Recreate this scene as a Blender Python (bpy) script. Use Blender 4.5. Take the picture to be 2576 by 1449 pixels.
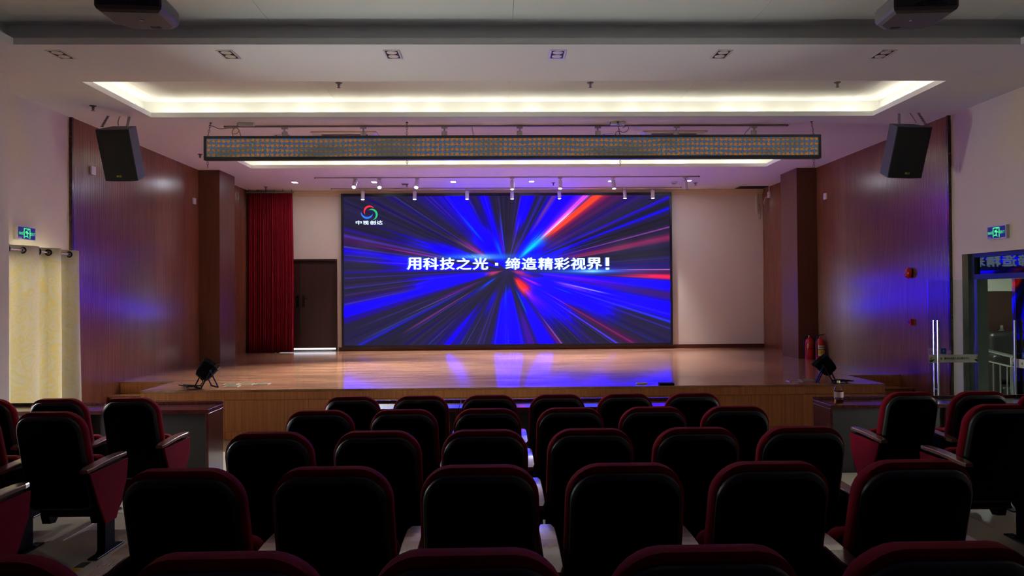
import bpy, bmesh, math, random
import numpy as np
from mathutils import Vector, Matrix, Euler, noise

# ---------------------------------------------------------------- clear
for o in list(bpy.data.objects):
    bpy.data.objects.remove(o, do_unlink=True)
SC = bpy.context.scene
COL = SC.collection
PI = math.pi
R = math.radians
random.seed(7)

# ---------------------------------------------------------------- camera
CAM_Z = 2.03
FPX = 1800.0
cam_d = bpy.data.cameras.new('camera')
cam_d.sensor_width = 36.0
cam_d.lens = FPX / 2576.0 * 36.0
cam_d.clip_start = 0.05
cam_d.clip_end = 100
cam = bpy.data.objects.new('camera', cam_d)
COL.objects.link(cam)
cam.location = (0, 0, CAM_Z)
CR = Matrix.Rotation(R(-1.16), 3, 'Z') @ Matrix.Rotation(R(90.519), 3, 'X') @ Matrix.Rotation(R(-0.412), 3, 'Z')
cam.rotation_euler = CR.to_euler()
SC.camera = cam

def ray(px, py):
    return CR @ Vector(((px - 1288) / FPX, (724.5 - py) / FPX, -1.0))
def at_y(px, py, y):            # where the sight line through a pixel meets the plane Y = y
    d = ray(px, py); return Vector((0, 0, CAM_Z)) + d * (y / d.y)
def at_x(px, py, x):
    d = ray(px, py); return Vector((0, 0, CAM_Z)) + d * (x / d.x)
def at_z(px, py, z):
    d = ray(px, py); return Vector((0, 0, CAM_Z)) + d * ((z - CAM_Z) / d.z)

# ---------------------------------------------------------------- world, exposure
W = bpy.data.worlds.new('World'); SC.world = W; W.use_nodes = True
W.node_tree.nodes['Background'].inputs[0].default_value = (0.98, 0.97, 0.95, 1)
W.node_tree.nodes['Background'].inputs[1].default_value = 37
SC.view_settings.view_transform = 'Standard'
SC.view_settings.look = 'None'
SC.view_settings.exposure = 1.5
SC.view_settings.gamma = 1.0
SC.view_settings.use_curve_mapping = False
try:
    SC.cycles.use_denoising = True
    SC.cycles.max_bounces = 7
    SC.cycles.diffuse_bounces = 5
    SC.cycles.glossy_bounces = 3
    SC.cycles.transmission_bounces = 5
    SC.cycles.transparent_max_bounces = 8
    SC.cycles.sample_clamp_indirect = 4.0
    SC.cycles.caustics_reflective = False
    SC.cycles.caustics_refractive = False
except Exception:
    pass

# measured room (metres): X right, Y towards the stage, Z up
XL, XR = -5.915, 6.448           # side walls
YB0, YW = -3.2, 17.15            # wall behind the camera, stage back wall
YN = 10.037                      # timber cladding starts
YP, YP2 = 14.218, 15.03          # timber pillars
PXL, PXR = -5.471, 6.013
HC, HC2 = 4.53, 4.79             # lower and upper ceiling
CL, CRX = -4.80, 5.345           # coffer sides
ST = 0.71                        # stage height
YSF, YNT = 10.187, 11.276        # stage front edge, edge of the side parts
SFL, SFR = -5.04, 5.558

COVE_W = 0.62                    # watt per metre of cove strip
COVE_C = (1.0, 0.94, 0.72)
SCREEN_GAIN = 0.39
BLUE_GAIN = 11.5
def area_light(name, loc, rot, sx, sy, power, color, spread=180):
    d = bpy.data.lights.new(name, 'AREA'); d.shape = 'RECTANGLE'; d.size = sx; d.size_y = sy
    d.energy = power; d.color = color; d.spread = R(spread)
    o = bpy.data.objects.new(name, d); COL.objects.link(o)
    o.location = loc; o.rotation_euler = rot
    return o
# cove strips: lamp lines lying in the ceiling troughs, facing up
def cove(x0, x1, y0, y1, k=1.0):
    z = HC + 0.03; g = 0.085
    L = x1 - x0; D = y1 - y0
    n = 6
    area_light('cove_strip', ((x0 + x1) / 2, y0 - g, z), (PI, 0, 0), L, 0.03, COVE_W * L * k, COVE_C)
    area_light('cove_strip', ((x0 + x1) / 2, y1 + g, z), (PI, 0, 0), L, 0.03, COVE_W * L * k * 0.6, COVE_C)
    nm = 22                                   # the far strip is uneven: short lamp modules with gaps
    for i in range(nm):
        xx = x0 + L * (i + 0.5) / nm + 0.05 * math.sin(i * 2.3)
        area_light('cove_module', (xx, y1 + 0.135, z), (PI, 0, 0), 0.16, 0.02, COVE_W * L / nm * 0.35 * (1 + 0.5 * math.sin(i * 1.9)), COVE_C)
    for xx in (x0 - g, x1 + g):
        area_light('cove_strip', (xx, (y0 + y1) / 2, z), (PI, 0, 0), 0.03, D, COVE_W * D * k, COVE_C)
cove(CL, CRX, 8.364, 10.029)
cove(CL, CRX, 12.40, 14.061)
# daylight entering by the curtained window (portal only guides the sky light)
pl = area_light('window_portal', (XL - 0.2, 9.0, 1.5), (0, R(-90), 0), 2.4, 1.6, 1, (1, 1, 1))
pl.data.cycles.is_portal = True
pl2 = area_light('window_portal', (XR + 0.2, 6.65, 1.65), (0, R(90), 0), 2.3, 1.8, 1, (1, 1, 1))  # portal of the added right window
pl2.data.cycles.is_portal = True
pl3 = area_light('window_portal', (XL - 0.2, 7.0, 1.65), (0, R(-90), 0), 2.3, 0.6, 1, (1, 1, 1))  # portal of the added left window
pl3.data.cycles.is_portal = True

# ---------------------------------------------------------------- materials
def s2l(c):
    return tuple(((v / 255) / 12.92 if v / 255 <= 0.04045 else ((v / 255 + 0.055) / 1.055) ** 2.4) for v in c)
MATS = {}
def new_mat(name):
    m = bpy.data.materials.new(name); m.use_nodes = True
    nt = m.node_tree
    return m, nt, nt.nodes['Principled BSDF']
def coords(nt, scale=(1, 1, 1), kind='Object'):
    tc = nt.nodes.new('ShaderNodeTexCoord'); mp = nt.nodes.new('ShaderNodeMapping')
    mp.inputs['Scale'].default_value = scale
    nt.links.new(tc.outputs[kind], mp.inputs[0]); return mp.outputs[0]
def mat(name, rgb, rough=0.5, metal=0.0, spec=0.5, var=0.08, scale=6, bump=0.0, bscale=200, sheen=0, coat=0, emit=None, estr=0, alpha=None, trans=0, stretch=(1, 1, 1)):
    if name in MATS: return MATS[name]
    m, nt, b = new_mat(name)
    c = s2l(rgb)
    v = coords(nt, stretch)
    n = nt.nodes.new('ShaderNodeTexNoise'); n.inputs['Scale'].default_value = scale; n.inputs['Detail'].default_value = 3
    nt.links.new(v, n.inputs['Vector'])
    mx = nt.nodes.new('ShaderNodeMix'); mx.data_type = 'RGBA'
    mx.inputs[6].default_value = (*[max(0, x * (1 - var)) for x in c], 1)
    mx.inputs[7].default_value = (*[min(1, x * (1 + var)) for x in c], 1)
    nt.links.new(n.outputs[0], mx.inputs[0]); nt.links.new(mx.outputs[2], b.inputs['Base Color'])
    b.inputs['Roughness'].default_value = rough; b.inputs['Metallic'].default_value = metal
    b.inputs['Specular IOR Level'].default_value = spec
    if sheen: b.inputs['Sheen Weight'].default_value = sheen; b.inputs['Sheen Tint'].default_value = (*c, 1)
    if coat: b.inputs['Coat Weight'].default_value = coat; b.inputs['Coat Roughness'].default_value = 0.12
    if trans: b.inputs['Transmission Weight'].default_value = trans
    if emit: b.inputs['Emission Color'].default_value = (*s2l(emit), 1); b.inputs['Emission Strength'].default_value = estr
    if bump:
        n2 = nt.nodes.new('ShaderNodeTexNoise'); n2.inputs['Scale'].default_value = bscale
        nt.links.new(v, n2.inputs['Vector'])
        bp = nt.nodes.new('ShaderNodeBump'); bp.inputs['Strength'].default_value = bump; bp.inputs['Distance'].default_value = 0.002
        nt.links.new(n2.outputs[0], bp.inputs['Height']); nt.links.new(bp.outputs[0], b.inputs['Normal'])
    MATS[name] = m
    return m
def glass_mat(name, tint=(0.92, 0.97, 0.96)):
    # thin architectural pane: mostly clear, mirror-like by Fresnel
    m = bpy.data.materials.new(name); m.use_nodes = True; nt = m.node_tree
    nt.nodes.remove(nt.nodes['Principled BSDF'])
    out = nt.nodes['Material Output']
    tr = nt.nodes.new('ShaderNodeBsdfTransparent'); tr.inputs[0].default_value = (*tint, 1)
    gl = nt.nodes.new('ShaderNodeBsdfGlossy'); gl.inputs['Roughness'].default_value = 0.02
    fr = nt.nodes.new('ShaderNodeFresnel'); fr.inputs[0].default_value = 1.6
    mx = nt.nodes.new('ShaderNodeMixShader')
    nt.links.new(fr.outputs[0], mx.inputs[0]); nt.links.new(tr.outputs[0], mx.inputs[1]); nt.links.new(gl.outputs[0], mx.inputs[2])
    nt.links.new(mx.outputs[0], out.inputs[0]); MATS[name] = m
    return m
def wood_mat(name, c1, c2, rough, grain=(30, 30, 1.2), coat=0.0, spec=0.5, rnd=0.25, planks=None):
    m, nt, b = new_mat(name)
    v = coords(nt, grain)
    oi = nt.nodes.new('ShaderNodeObjectInfo')
    ad = nt.nodes.new('ShaderNodeVectorMath'); ad.operation = 'ADD'
    sc = nt.nodes.new('ShaderNodeVectorMath'); sc.operation = 'SCALE'; sc.inputs['Scale'].default_value = 37.0
    cb = nt.nodes.new('ShaderNodeCombineXYZ')
    for i in range(3): nt.links.new(oi.outputs['Random'], cb.inputs[i])
    nt.links.new(cb.outputs[0], sc.inputs[0]); nt.links.new(v, ad.inputs[0]); nt.links.new(sc.outputs[0], ad.inputs[1])
    n = nt.nodes.new('ShaderNodeTexNoise'); n.inputs['Scale'].default_value = 1; n.inputs['Detail'].default_value = 5; n.inputs['Roughness'].default_value = 0.65
    nt.links.new(ad.outputs[0], n.inputs['Vector'])
    mx = nt.nodes.new('ShaderNodeMix'); mx.data_type = 'RGBA'
    mx.inputs[6].default_value = (*s2l(c1), 1); mx.inputs[7].default_value = (*s2l(c2), 1)
    cr = nt.nodes.new('ShaderNodeMapRange'); cr.inputs[1].default_value = 0.3; cr.inputs[2].default_value = 0.7
    nt.links.new(n.outputs[0], cr.inputs[0]); nt.links.new(cr.outputs[0], mx.inputs[0])
    hv = nt.nodes.new('ShaderNodeHueSaturation')
    mr = nt.nodes.new('ShaderNodeMapRange'); mr.inputs[3].default_value = 1 - rnd; mr.inputs[4].default_value = 1 + rnd
    if planks:
        br = nt.nodes.new('ShaderNodeTexBrick'); v2 = coords(nt, (1, 1, 1))
        br.inputs['Scale'].default_value = 1.0; br.inputs['Brick Width'].default_value = planks[0]; br.inputs['Row Height'].default_value = planks[1]
        br.inputs['Mortar Size'].default_value = 0.0015; br.inputs['Color1'].default_value = (0, 0, 0, 1); br.inputs['Color2'].default_value = (1, 1, 1, 1)
        br.inputs['Mortar'].default_value = (0.0, 0.0, 0.0, 1); br.offset = 0.37
        nt.links.new(v2, br.inputs['Vector']); nt.links.new(br.outputs[0], mr.inputs[0])
    else:
        nt.links.new(oi.outputs['Random'], mr.inputs[0])
    nt.links.new(mr.outputs[0], hv.inputs['Value']); nt.links.new(mx.outputs[2], hv.inputs['Color'])
    nt.links.new(hv.outputs[0], b.inputs['Base Color'])
    b.inputs['Roughness'].default_value = rough; b.inputs['Specular IOR Level'].default_value = spec
    if coat: b.inputs['Coat Weight'].default_value = coat; b.inputs['Coat Roughness'].default_value = 0.1
    MATS[name] = m
    return m
def emis(name, rgb, s):
    if name in MATS: return MATS[name]
    m, nt, b = new_mat(name)
    b.inputs['Base Color'].default_value = (0.02, 0.02, 0.02, 1)
    b.inputs['Emission Color'].default_value = (*s2l(rgb), 1); b.inputs['Emission Strength'].default_value = s
    MATS[name] = m
    return m

M_BEIGE = mat('beige_paint', (220, 206, 186), 0.75, var=0.04, scale=2, bump=0.15, bscale=350)
M_CEIL = mat('ceiling_paint', (226, 226, 226), 0.85, var=0.03, scale=1.2)
M_WOOD = wood_mat('wall_veneer', (106, 58, 38), (136, 78, 54), 0.22, (60, 60, 1.0), spec=1.0, rnd=0.10)
M_WOODP = wood_mat('pillar_veneer', (84, 50, 34), (110, 66, 46), 0.34, (60, 60, 1.0), rnd=0.08)
M_FASCIA = wood_mat('stage_front_veneer', (148, 88, 48), (190, 122, 72), 0.4, (45, 45, 0.7), rnd=0.07)
M_STAGE = wood_mat('stage_laminate', (98, 60, 40), (184, 134, 100), 0.13, (1.2, 26, 1), spec=0.6, planks=(1.2, 0.125), rnd=0.2)
_nt = M_STAGE.node_tree; _n = _nt.nodes.new('ShaderNodeTexNoise'); _n.inputs['Scale'].default_value = 1.0; _n.inputs['Detail'].default_value = 3
_nt.links.new(coords(_nt, (2.0, 22, 1)), _n.inputs['Vector']); _b = _nt.nodes.new('ShaderNodeBump'); _b.inputs['Strength'].default_value = 0.25; _b.inputs['Distance'].default_value = 0.004
_nt.links.new(_n.outputs[0], _b.inputs['Height']); _nt.links.new(_b.outputs[0], _nt.nodes['Principled BSDF'].inputs['Normal'])
M_DARKW = wood_mat('dark_maroon_wood', (52, 20, 20), (72, 30, 30), 0.22, (30, 2, 30), coat=0.5, rnd=0.06)
M_DOORW = wood_mat('dark_door_wood', (46, 24, 22), (62, 33, 30), 0.4, (40, 40, 1), rnd=0.05)
M_BLACKP = mat('black_plastic', (4, 4, 6), 0.5, spec=0.05, bump=0.25, bscale=500, var=0.1)
M_RIM = mat('rim_highlight_grey', (32, 32, 37), 0.45, var=0.05)  # lighter than the shell: its bevel highlight is put into the colour
M_RED = mat('dark_red_fabric', (132, 9, 22), 0.85, spec=0.15, sheen=0.2, bump=0.5, bscale=900, var=0.12, scale=40)
M_METALB = mat('black_metal', (20, 20, 22), 0.4, metal=0.4)
M_CHROME = mat('brushed_steel', (200, 200, 205), 0.22, metal=1.0, var=0.03)
M_ALU = mat('anodised_aluminium', (120, 128, 130), 0.4, metal=0.6)
M_ALUD = mat('dark_teal_frame', (38, 54, 60), 0.4, metal=0.3)
M_WHITE = mat('white_plastic', (214, 208, 206), 0.45, var=0.03)
M_WHITEM = mat('white_enamel', (205, 200, 200), 0.35, var=0.03)
M_GREYP = mat('grey_plastic', (120, 116, 116), 0.5, var=0.05)
M_GLASS = glass_mat('clear_glass')
M_TILE = mat('pale_floor_tile', (172, 160, 138), 0.35, var=0.08, scale=30)
M_FLOOR = mat('floor_grout', (120, 112, 100), 0.6, var=0.05)
M_CHAIN = mat('steel_chain', (120, 112, 112), 0.4, metal=0.8)
M_YELLOWC = mat('yellow_cable', (190, 160, 70), 0.6)
M_GREYC = mat('grey_cable', (130, 120, 120), 0.6)
M_BLACKC = mat('black_cable', (14, 14, 15), 0.5)
M_VELVET = mat('red_velvet', (138, 22, 40), 0.9, spec=0.1, sheen=0.3, var=0.15, scale=30, bump=0.2, bscale=300)

# ---------------------------------------------------------------- mesh helpers
class MB:
    def __init__(s): s.bm = bmesh.new()
    def box(s, x0, x1, y0, y1, z0, z1, mtx=None):
        vs = [s.bm.verts.new((x, y, z)) for z in (z0, z1) for y in (y0, y1) for x in (x0, x1)]
        for f in ((0, 2, 3, 1), (4, 5, 7, 6), (0, 1, 5, 4), (2, 6, 7, 3), (0, 4, 6, 2), (1, 3, 7, 5)):
            s.bm.faces.new([vs[i] for i in f])
        if mtx is not None: bmesh.ops.transform(s.bm, matrix=mtx, verts=vs)
        return s
    def bbox(s, x0, x1, y0, y1, z0, z1, bev=0.005, seg=2, mtx=None):
        vs = [s.bm.verts.new((x, y, z)) for z in (z0, z1) for y in (y0, y1) for x in (x0, x1)]
        fs = [s.bm.faces.new([vs[i] for i in f]) for f in ((0, 2, 3, 1), (4, 5, 7, 6), (0, 1, 5, 4), (2, 6, 7, 3), (0, 4, 6, 2), (1, 3, 7, 5))]
        es = list({e for f in fs for e in f.edges})
        r = bmesh.ops.bevel(s.bm, geom=es, offset=bev, segments=seg, affect='EDGES', profile=0.5)
        if mtx is not None:
            nv = {v for f in r['faces'] for v in f.verts} | {v for v in vs if v.is_valid}
            for f in r['faces']:
                for e in f.edges:
                    for g in e.link_faces: nv |= set(g.verts)
            bmesh.ops.transform(s.bm, matrix=mtx, verts=list(nv))
        return s
    def prism(s, pts, a0, a1, axis='x'):
        # pts in the plane across `axis`
        def mk(p, a):
            return {'x': (a, p[0], p[1]), 'y': (p[0], a, p[1]), 'z': (p[0], p[1], a)}[axis]
        A = [s.bm.verts.new(mk(p, a0)) for p in pts]; B = [s.bm.verts.new(mk(p, a1)) for p in pts]
        n = len(pts)
        s.bm.faces.new(A); s.bm.faces.new(B[::-1])
        for i in range(n): s.bm.faces.new((A[i], B[i], B[(i + 1) % n], A[(i + 1) % n]))
        return s
    def rings(s, rs, cap0=True, cap1=True, closed=True):
        V = [[s.bm.verts.new(p) for p in r] for r in rs]
        n = len(V[0])
        for a, b in zip(V, V[1:]):
            for i in range(n if closed else n - 1):
                s.bm.faces.new((a[i], a[(i + 1) % n], b[(i + 1) % n], b[i]))
        if cap0: s.bm.faces.new(V[0][::-1])
        if cap1: s.bm.faces.new(V[-1])
        return s
    def lathe(s, prof, n=20, mtx=None):
        # prof: list of (radius, z)
        rs = [[(r * math.cos(2 * PI * i / n), r * math.sin(2 * PI * i / n), z) for i in range(n)] for r, z in prof]
        if mtx is not None: rs = [[tuple(mtx @ Vector(p)) for p in r] for r in rs]
        return s.rings(rs)
    def tube(s, pts, r, n=8):
        pts = [Vector(p) for p in pts]
        rs = []; up = None
        for i, p in enumerate(pts):
            t = (pts[min(i + 1, len(pts) - 1)] - pts[max(i - 1, 0)]).normalized()
            if up is None:
                up = Vector((0, 0, 1)) if abs(t.z) < 0.9 else Vector((1, 0, 0))
            a = t.cross(up).normalized(); b = a.cross(t).normalized(); up = b
            rr = r[i] if isinstance(r, (list, tuple)) else r
            rs.append([tuple(p + (a * math.cos(2 * PI * k / n) + b * math.sin(2 * PI * k / n)) * rr) for k in range(n)])
        return s.rings(rs)
    def torus(s, c, R0, r0, mtx=None, n=18, k=6):
        V = []
        for i in range(n):
            a = 2 * PI * i / n
            row = []
            for j in range(k):
                b = 2 * PI * j / k
                p = Vector(((R0 + r0 * math.cos(b)) * math.cos(a), (R0 + r0 * math.cos(b)) * math.sin(a), r0 * math.sin(b)))
                if mtx is not None: p = mtx @ p
                row.append(s.bm.verts.new(p + Vector(c)))
            V.append(row)
        for i in range(n):
            for j in range(k):
                s.bm.faces.new((V[i][j], V[(i + 1) % n][j], V[(i + 1) % n][(j + 1) % k], V[i][(j + 1) % k]))
        return s
    def obj(s, name, m, parent=None, smooth=False, loc=None, ang=35):
        bmesh.ops.recalc_face_normals(s.bm, faces=s.bm.faces)
        me = bpy.data.meshes.new(name); s.bm.to_mesh(me); s.bm.free()
        for mm in (m if isinstance(m, (list, tuple)) else [m]): me.materials.append(mm)
        if smooth:
            me.polygons.foreach_set('use_smooth', [True] * len(me.polygons))
            try: me.set_sharp_from_angle(angle=R(ang))
            except Exception: pass
        o = bpy.data.objects.new(name, me); COL.objects.link(o)
        if parent is not None: o.parent = parent
        if loc is not None: o.location = loc
        return o
def tag(o, label, cat, group=None, kind=None):
    if label: o['label'] = label
    if cat: o['category'] = cat
    if group: o['group'] = group
    if kind: o['kind'] = kind
    return o
def struct(o, label=None):
    o['kind'] = 'structure'
    if label: o['label'] = label
    return o
def empty(name, loc, rz=0, rot=None):
    o = bpy.data.objects.new(name, None); COL.objects.link(o); o.empty_display_size = 0.1
    o.location = loc
    o.rotation_euler = rot if rot is not None else (0, 0, rz)
    return o
CH = {}
def copy_tree(o, parent=None):
    c = o.copy(); COL.objects.link(c)
    if parent is not None: c.parent = parent
    for ch in list(o.children): copy_tree(ch, c)
    return c
def smooth_mod(o, lv=1):
    md = o.modifiers.new('s', 'SUBSURF'); md.levels = lv; md.render_levels = lv
    return o
def glyph_mesh(ch, bold=0.0, italic=False):
    cu = bpy.data.curves.new('glyph', 'FONT'); cu.body = ch; cu.size = 1.0; cu.offset = bold
    cu.resolution_u = 4; cu.fill_mode = 'FRONT'
    o = bpy.data.objects.new('glyph', cu); COL.objects.link(o)
    dg = bpy.context.evaluated_depsgraph_get(); dg.update()
    me = bpy.data.meshes.new_from_object(o.evaluated_get(dg))
    bpy.data.objects.remove(o, do_unlink=True); bpy.data.curves.remove(cu)
    return me
def glyph(name, ch, m, parent, box, frame, bold=0.02):
    """fit the glyph into box=(u0,u1,v0,v1) and map (u,v)->world with frame(u,v)"""
    src = glyph_mesh(ch, 0.0); bq = bmesh.new()
    for k, (ax, ay) in enumerate(((0, 0), (1, 0), (-1, 0), (0, .8), (0, -.8))):      # strokes thickened by overlaying
        n0 = len(bq.verts); bq.from_mesh(src); bq.verts.ensure_lookup_table()
        for v in bq.verts[n0:]: v.co.x += ax * bold; v.co.y += ay * bold; v.co.z = 0
    me = bpy.data.meshes.new(name); bq.to_mesh(me); bq.free(); bpy.data.meshes.remove(src)
    co = np.array([v.co[:] for v in me.vertices])
    x0, y0 = co[:, 0].min(), co[:, 1].min(); x1, y1 = co[:, 0].max(), co[:, 1].max()
    u0, u1, v0, v1 = box
    for v in me.vertices:
        u = u0 + (v.co.x - x0) / (x1 - x0) * (u1 - u0)
        w = v0 + (v.co.y - y0) / (y1 - y0) * (v1 - v0)
        v.co = frame(u, w)
    me.materials.clear(); me.materials.append(m); me.name = name
    o = bpy.data.objects.new(name, me); COL.objects.link(o)
    if parent is not None: o.parent = parent
    return o
# ================================================================ ROOM
# ---- floor: low terraces that step down to the stage, pale tiles
def floor_z(y):
    # terraces 1.05 m deep, about 0.06 m high
    k = math.floor((9.49 - y) / 1.053) + 1 if y < 9.49 else 0
    return terrace(k)
def terrace(k): return 0.0 if k <= 0 else round(-0.02 + 0.0575 * k, 4)
fl = MB(); fl.box(XL, XR, YB0, YW, -0.2, -0.02)
y = 9.49; k = 1
edges = []
while y > YB0:
    y2 = max(y - 1.053, YB0)
    fl.box(XL, XR, y2, y, -0.02, terrace(k) - 0.004)
    edges.append((y2, y, terrace(k))); y = y2; k += 1
floor = struct(fl.obj('floor', M_FLOOR), 'terraced floor of pale tiles stepping down towards the stage')
# tiles on the strips that can be seen; one mesh per terrace row beyond the counted ones
tile_me = {}
def tile_mesh(w, d):
    key = (round(w, 3), round(d, 3))
    if key not in tile_me:
        b = MB(); b.bbox(-w / 2, w / 2, -d / 2, d / 2, -0.004, 0.0, 0.0015, 1)
        bmesh.ops.recalc_face_normals(b.bm, faces=b.bm.faces)
        me = bpy.data.meshes.new('floor_tile'); b.bm.to_mesh(me); b.bm.free(); me.materials.append(M_TILE)
        tile_me[key] = me
    return tile_me[key]
ntile = 0
for (a, b_, z) in [(9.49, YSF, 0.004)] + edges:
    if b_ < 2.6: continue
    n = 14; w = (XR - XL) / n; d = (b_ - a)
    for i in range(n):
        o = bpy.data.objects.new('floor_tile', tile_mesh(w - 0.004, d - 0.004)); COL.objects.link(o)
        o.location = (XL + w * (i + 0.5), (a + b_) / 2, z); o.parent = floor; ntile += 1

# ---- side walls, back wall, wall behind the camera
def wall_box(name, boxes, m, label):
    b = MB()
    for q in boxes: b.box(*q)
    return struct(b.obj(name, m), label)
HT = 4.95
# left wall with the curtained window opening and the added one
wy0, wy1, wz0, wz1 = 8.22, 9.72, 0.35, 2.55
vy0, vy1, vz0, vz1 = 5.9, 7.4, 0.65, 2.65      # added window in the right wall, out of view, for fill daylight
wall_l = wall_box('wall_left', [(XL - 0.25, XL, YB0, 6.85, -0.2, HT), (XL - 0.25, XL, 7.25, wy0, -0.2, HT), (XL - 0.25, XL, 6.85, 7.25, -0.2, vz0), (XL - 0.25, XL, 6.85, 7.25, vz1, HT), (XL - 0.25, XL, wy1, YW + 0.3, -0.2, HT),
    (XL - 0.25, XL, wy0, wy1, -0.2, wz0), (XL - 0.25, XL, wy0, wy1, wz1, HT)], M_BEIGE, 'beige painted left wall')
# right wall with the doorway and the added window opening
dy0, dy1, dz0, dz1 = 8.20, 9.80, 0.05, 2.54
wall_r = wall_box('wall_right', [(XR, XR + 0.25, YB0, vy0, -0.2, HT), (XR, XR + 0.25, vy1, dy0, -0.2, HT), (XR, XR + 0.25, vy0, vy1, -0.2, vz0), (XR, XR + 0.25, vy0, vy1, vz1, HT), (XR, XR + 0.25, dy1, YW + 0.3, -0.2, HT),
    (XR, XR + 0.25, dy0, dy1, dz1, HT), (XR, XR + 0.25, dy0, dy1, -0.2, dz0)], M_BEIGE, 'beige painted right wall with the glass doorway')
# stage back wall with door recess
bdx0, bdx1, bdz1 = -5.25, -3.82, 2.905
M_BEIGE2 = mat('textured_wall_covering', (226, 216, 204), 0.8, var=0.05, scale=60, stretch=(1, 1, 4), bump=0.3, bscale=220)
wall_b = wall_box('wall_back', [(XL, bdx0, YW, YW + 0.2, -0.2, HT), (bdx1, XR, YW, YW + 0.2, -0.2, HT), (bdx0, bdx1, YW, YW + 0.2, bdz1, HT),
    (bdx0, bdx1, YW, YW + 0.2, -0.2, ST), (bdx0, bdx1, YW + 0.12, YW + 0.2, ST, bdz1)], M_BEIGE2, 'beige stage back wall')
M_REAR = mat('rear_wall_paint', (120, 108, 100), 0.85, var=0.05)
wall_f = wall_box('wall_front', [(XL - 0.25, XR + 0.25, YB0 - 0.2, YB0, -0.2, HT)], M_REAR, 'wall behind the seats')
# beige pillar on the left
pb = MB(); pb.bbox(XL, -5.47, 7.45, 8.13, -0.1, HC, 0.006, 1)
struct(pb.obj('wall_pillar', M_BEIGE, smooth=False), 'beige pillar at the left edge before the window')

# ---- timber cladding: slatted panels, each a panel of narrow ribs with recessed joints
def slat_panel_mesh(width, h, key, pitch=0.027, groove=0.005, dep=0.007, plain=False):
    b = MB(); n = max(1, round(width / pitch)); p = width / n; th = 0.03
    if plain:
        b.bbox(0.002, width - 0.002, 0, th, 0, h, 0.002, 1)
    else:
        b.box(0.0015, width - 0.0015, 0, th - dep, 0, h)
        for i in range(n):
            x0 = i * p + groove / 2; x1 = (i + 1) * p - groove / 2
            b.prism([(x0, th - dep - 0.001), (x1, th - dep - 0.001), (x1, th - 0.001), (x1 - 0.001, th), (x0 + 0.001, th), (x0, th - 0.001)], 0, h, 'z')
    bmesh.ops.recalc_face_normals(b.bm, faces=b.bm.faces)
    me = bpy.data.meshes.new('wood_panel'); b.bm.to_mesh(me); b.bm.free(); me.materials.append(M_WOOD if not plain else M_WOODP)
    return me
def clad(parent, x, sgn, y0, y1, z0, z1, npan, plain=False):
    """panels on a side wall at x; sgn=+1 faces +X"""
    w = (y1 - y0) / npan
    me = slat_panel_mesh(w, z1 - z0, 0, plain=plain)
    for i in range(npan):
        o = bpy.data.objects.new('wood_panel', me); COL.objects.link(o)
        if sgn > 0:   # local x -> +Y, local y -> +X : needs mirrored handedness, turn about z
            o.location = (x, y0 + (i + 1) * w, z0); o.rotation_euler = (0, 0, R(-90))
        else:
            o.location = (x, y0 + i * w, z0); o.rotation_euler = (0, 0, R(90))
        o.parent = parent
clad(wall_l, XL, 1, YN, 11.28, 0.0, HC, 2)
clad(wall_l, XL, 1, 11.28, YP, ST, HC, 5)
clad(wall_l, XL, 1, YP2, YW, ST, HC, 4)
clad(wall_r, XR, -1, YN, 11.28, 0.0, HC, 2)
clad(wall_r, XR, -1, 11.28, YP, ST, HC, 5)
clad(wall_r, XR, -1, YP2, YW, ST, HC, 4)
# edge strips where cladding meets the paint
for nm, x0, x1 in (('trim_1', XL, XL + 0.045), ('trim_2', XR - 0.045, XR)):
    b = MB(); b.box(x0, x1, YN - 0.03, YN, 0, HC); struct(b.obj(nm, M_DARKW), 'dark vertical edge strip of the timber cladding')
# timber pillars on the stage
for nm, x0, x1, fx in (('wall_pillar_left', XL, PXL, PXL), ('wall_pillar_right', PXR, XR, PXR)):
    b = MB(); b.box(x0 + (0 if fx == PXL else 0.012), x1 - (0.012 if fx == PXL else 0), YP + 0.012, YP2 - 0.002, ST, HC)
    p = struct(b.obj(nm, M_DARKW), 'reddish timber clad pillar on the %s side of the stage' % ('left' if x0 == XL else 'right'))
    b = MB(); b.bbox(x0 + 0.001, x1, YP, YP + 0.012, ST, HC, 0.002, 1); b.obj('wood_panel', M_WOODP, p)
    b = MB()
    if fx == PXL: b.bbox(fx - 0.012, fx, YP + 0.0125, YP2, ST, HC, 0.002, 1)
    else: b.bbox(fx, fx + 0.012, YP + 0.0125, YP2, ST, HC, 0.002, 1)
    b.obj('wood_panel', M_WOODP, p)

# ---- ceiling: soffit with three coffers, upper boards, cove lips
holes = [(-4.76, 5.327, -2.6, 7.133), (CL, CRX, 8.364, 10.029), (CL, CRX, 12.40, 14.061)]
c = MB()
ys = [YB0, -2.6, 7.133, 8.364, 10.029, 12.40, 14.061, YW]
for i in range(0, 8, 2):
    c.box(XL - 0.1, XR + 0.1, ys[i], ys[i + 1], HC, HC + 0.02)
for (x0, x1, y0, y1) in holes:
    c.box(XL - 0.1, x0, y0, y1, HC, HC + 0.02); c.box(x1, XR + 0.1, y0, y1, HC, HC + 0.02)
    g = 0.18
    c.box(x0 - g - 0.02, x0 - g, y0 - g, y1 + g, HC + 0.02, HC2); c.box(x1 + g, x1 + g + 0.02, y0 - g, y1 + g, HC + 0.02, HC2)
    c.box(x0 - g - 0.02, x1 + g + 0.02, y0 - g - 0.02, y0 - g, HC + 0.02, HC2); c.box(x0 - g - 0.02, x1 + g + 0.02, y1 + g, y1 + g + 0.02, HC + 0.02, HC2)
c.box(XL - 0.3, XR + 0.3, YB0 - 0.2, YW + 0.3, HC2 + 0.012, HC2 + 0.1)
ceil = struct(c.obj('ceiling', M_CEIL), 'pale plaster ceiling with stepped coffers')
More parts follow.
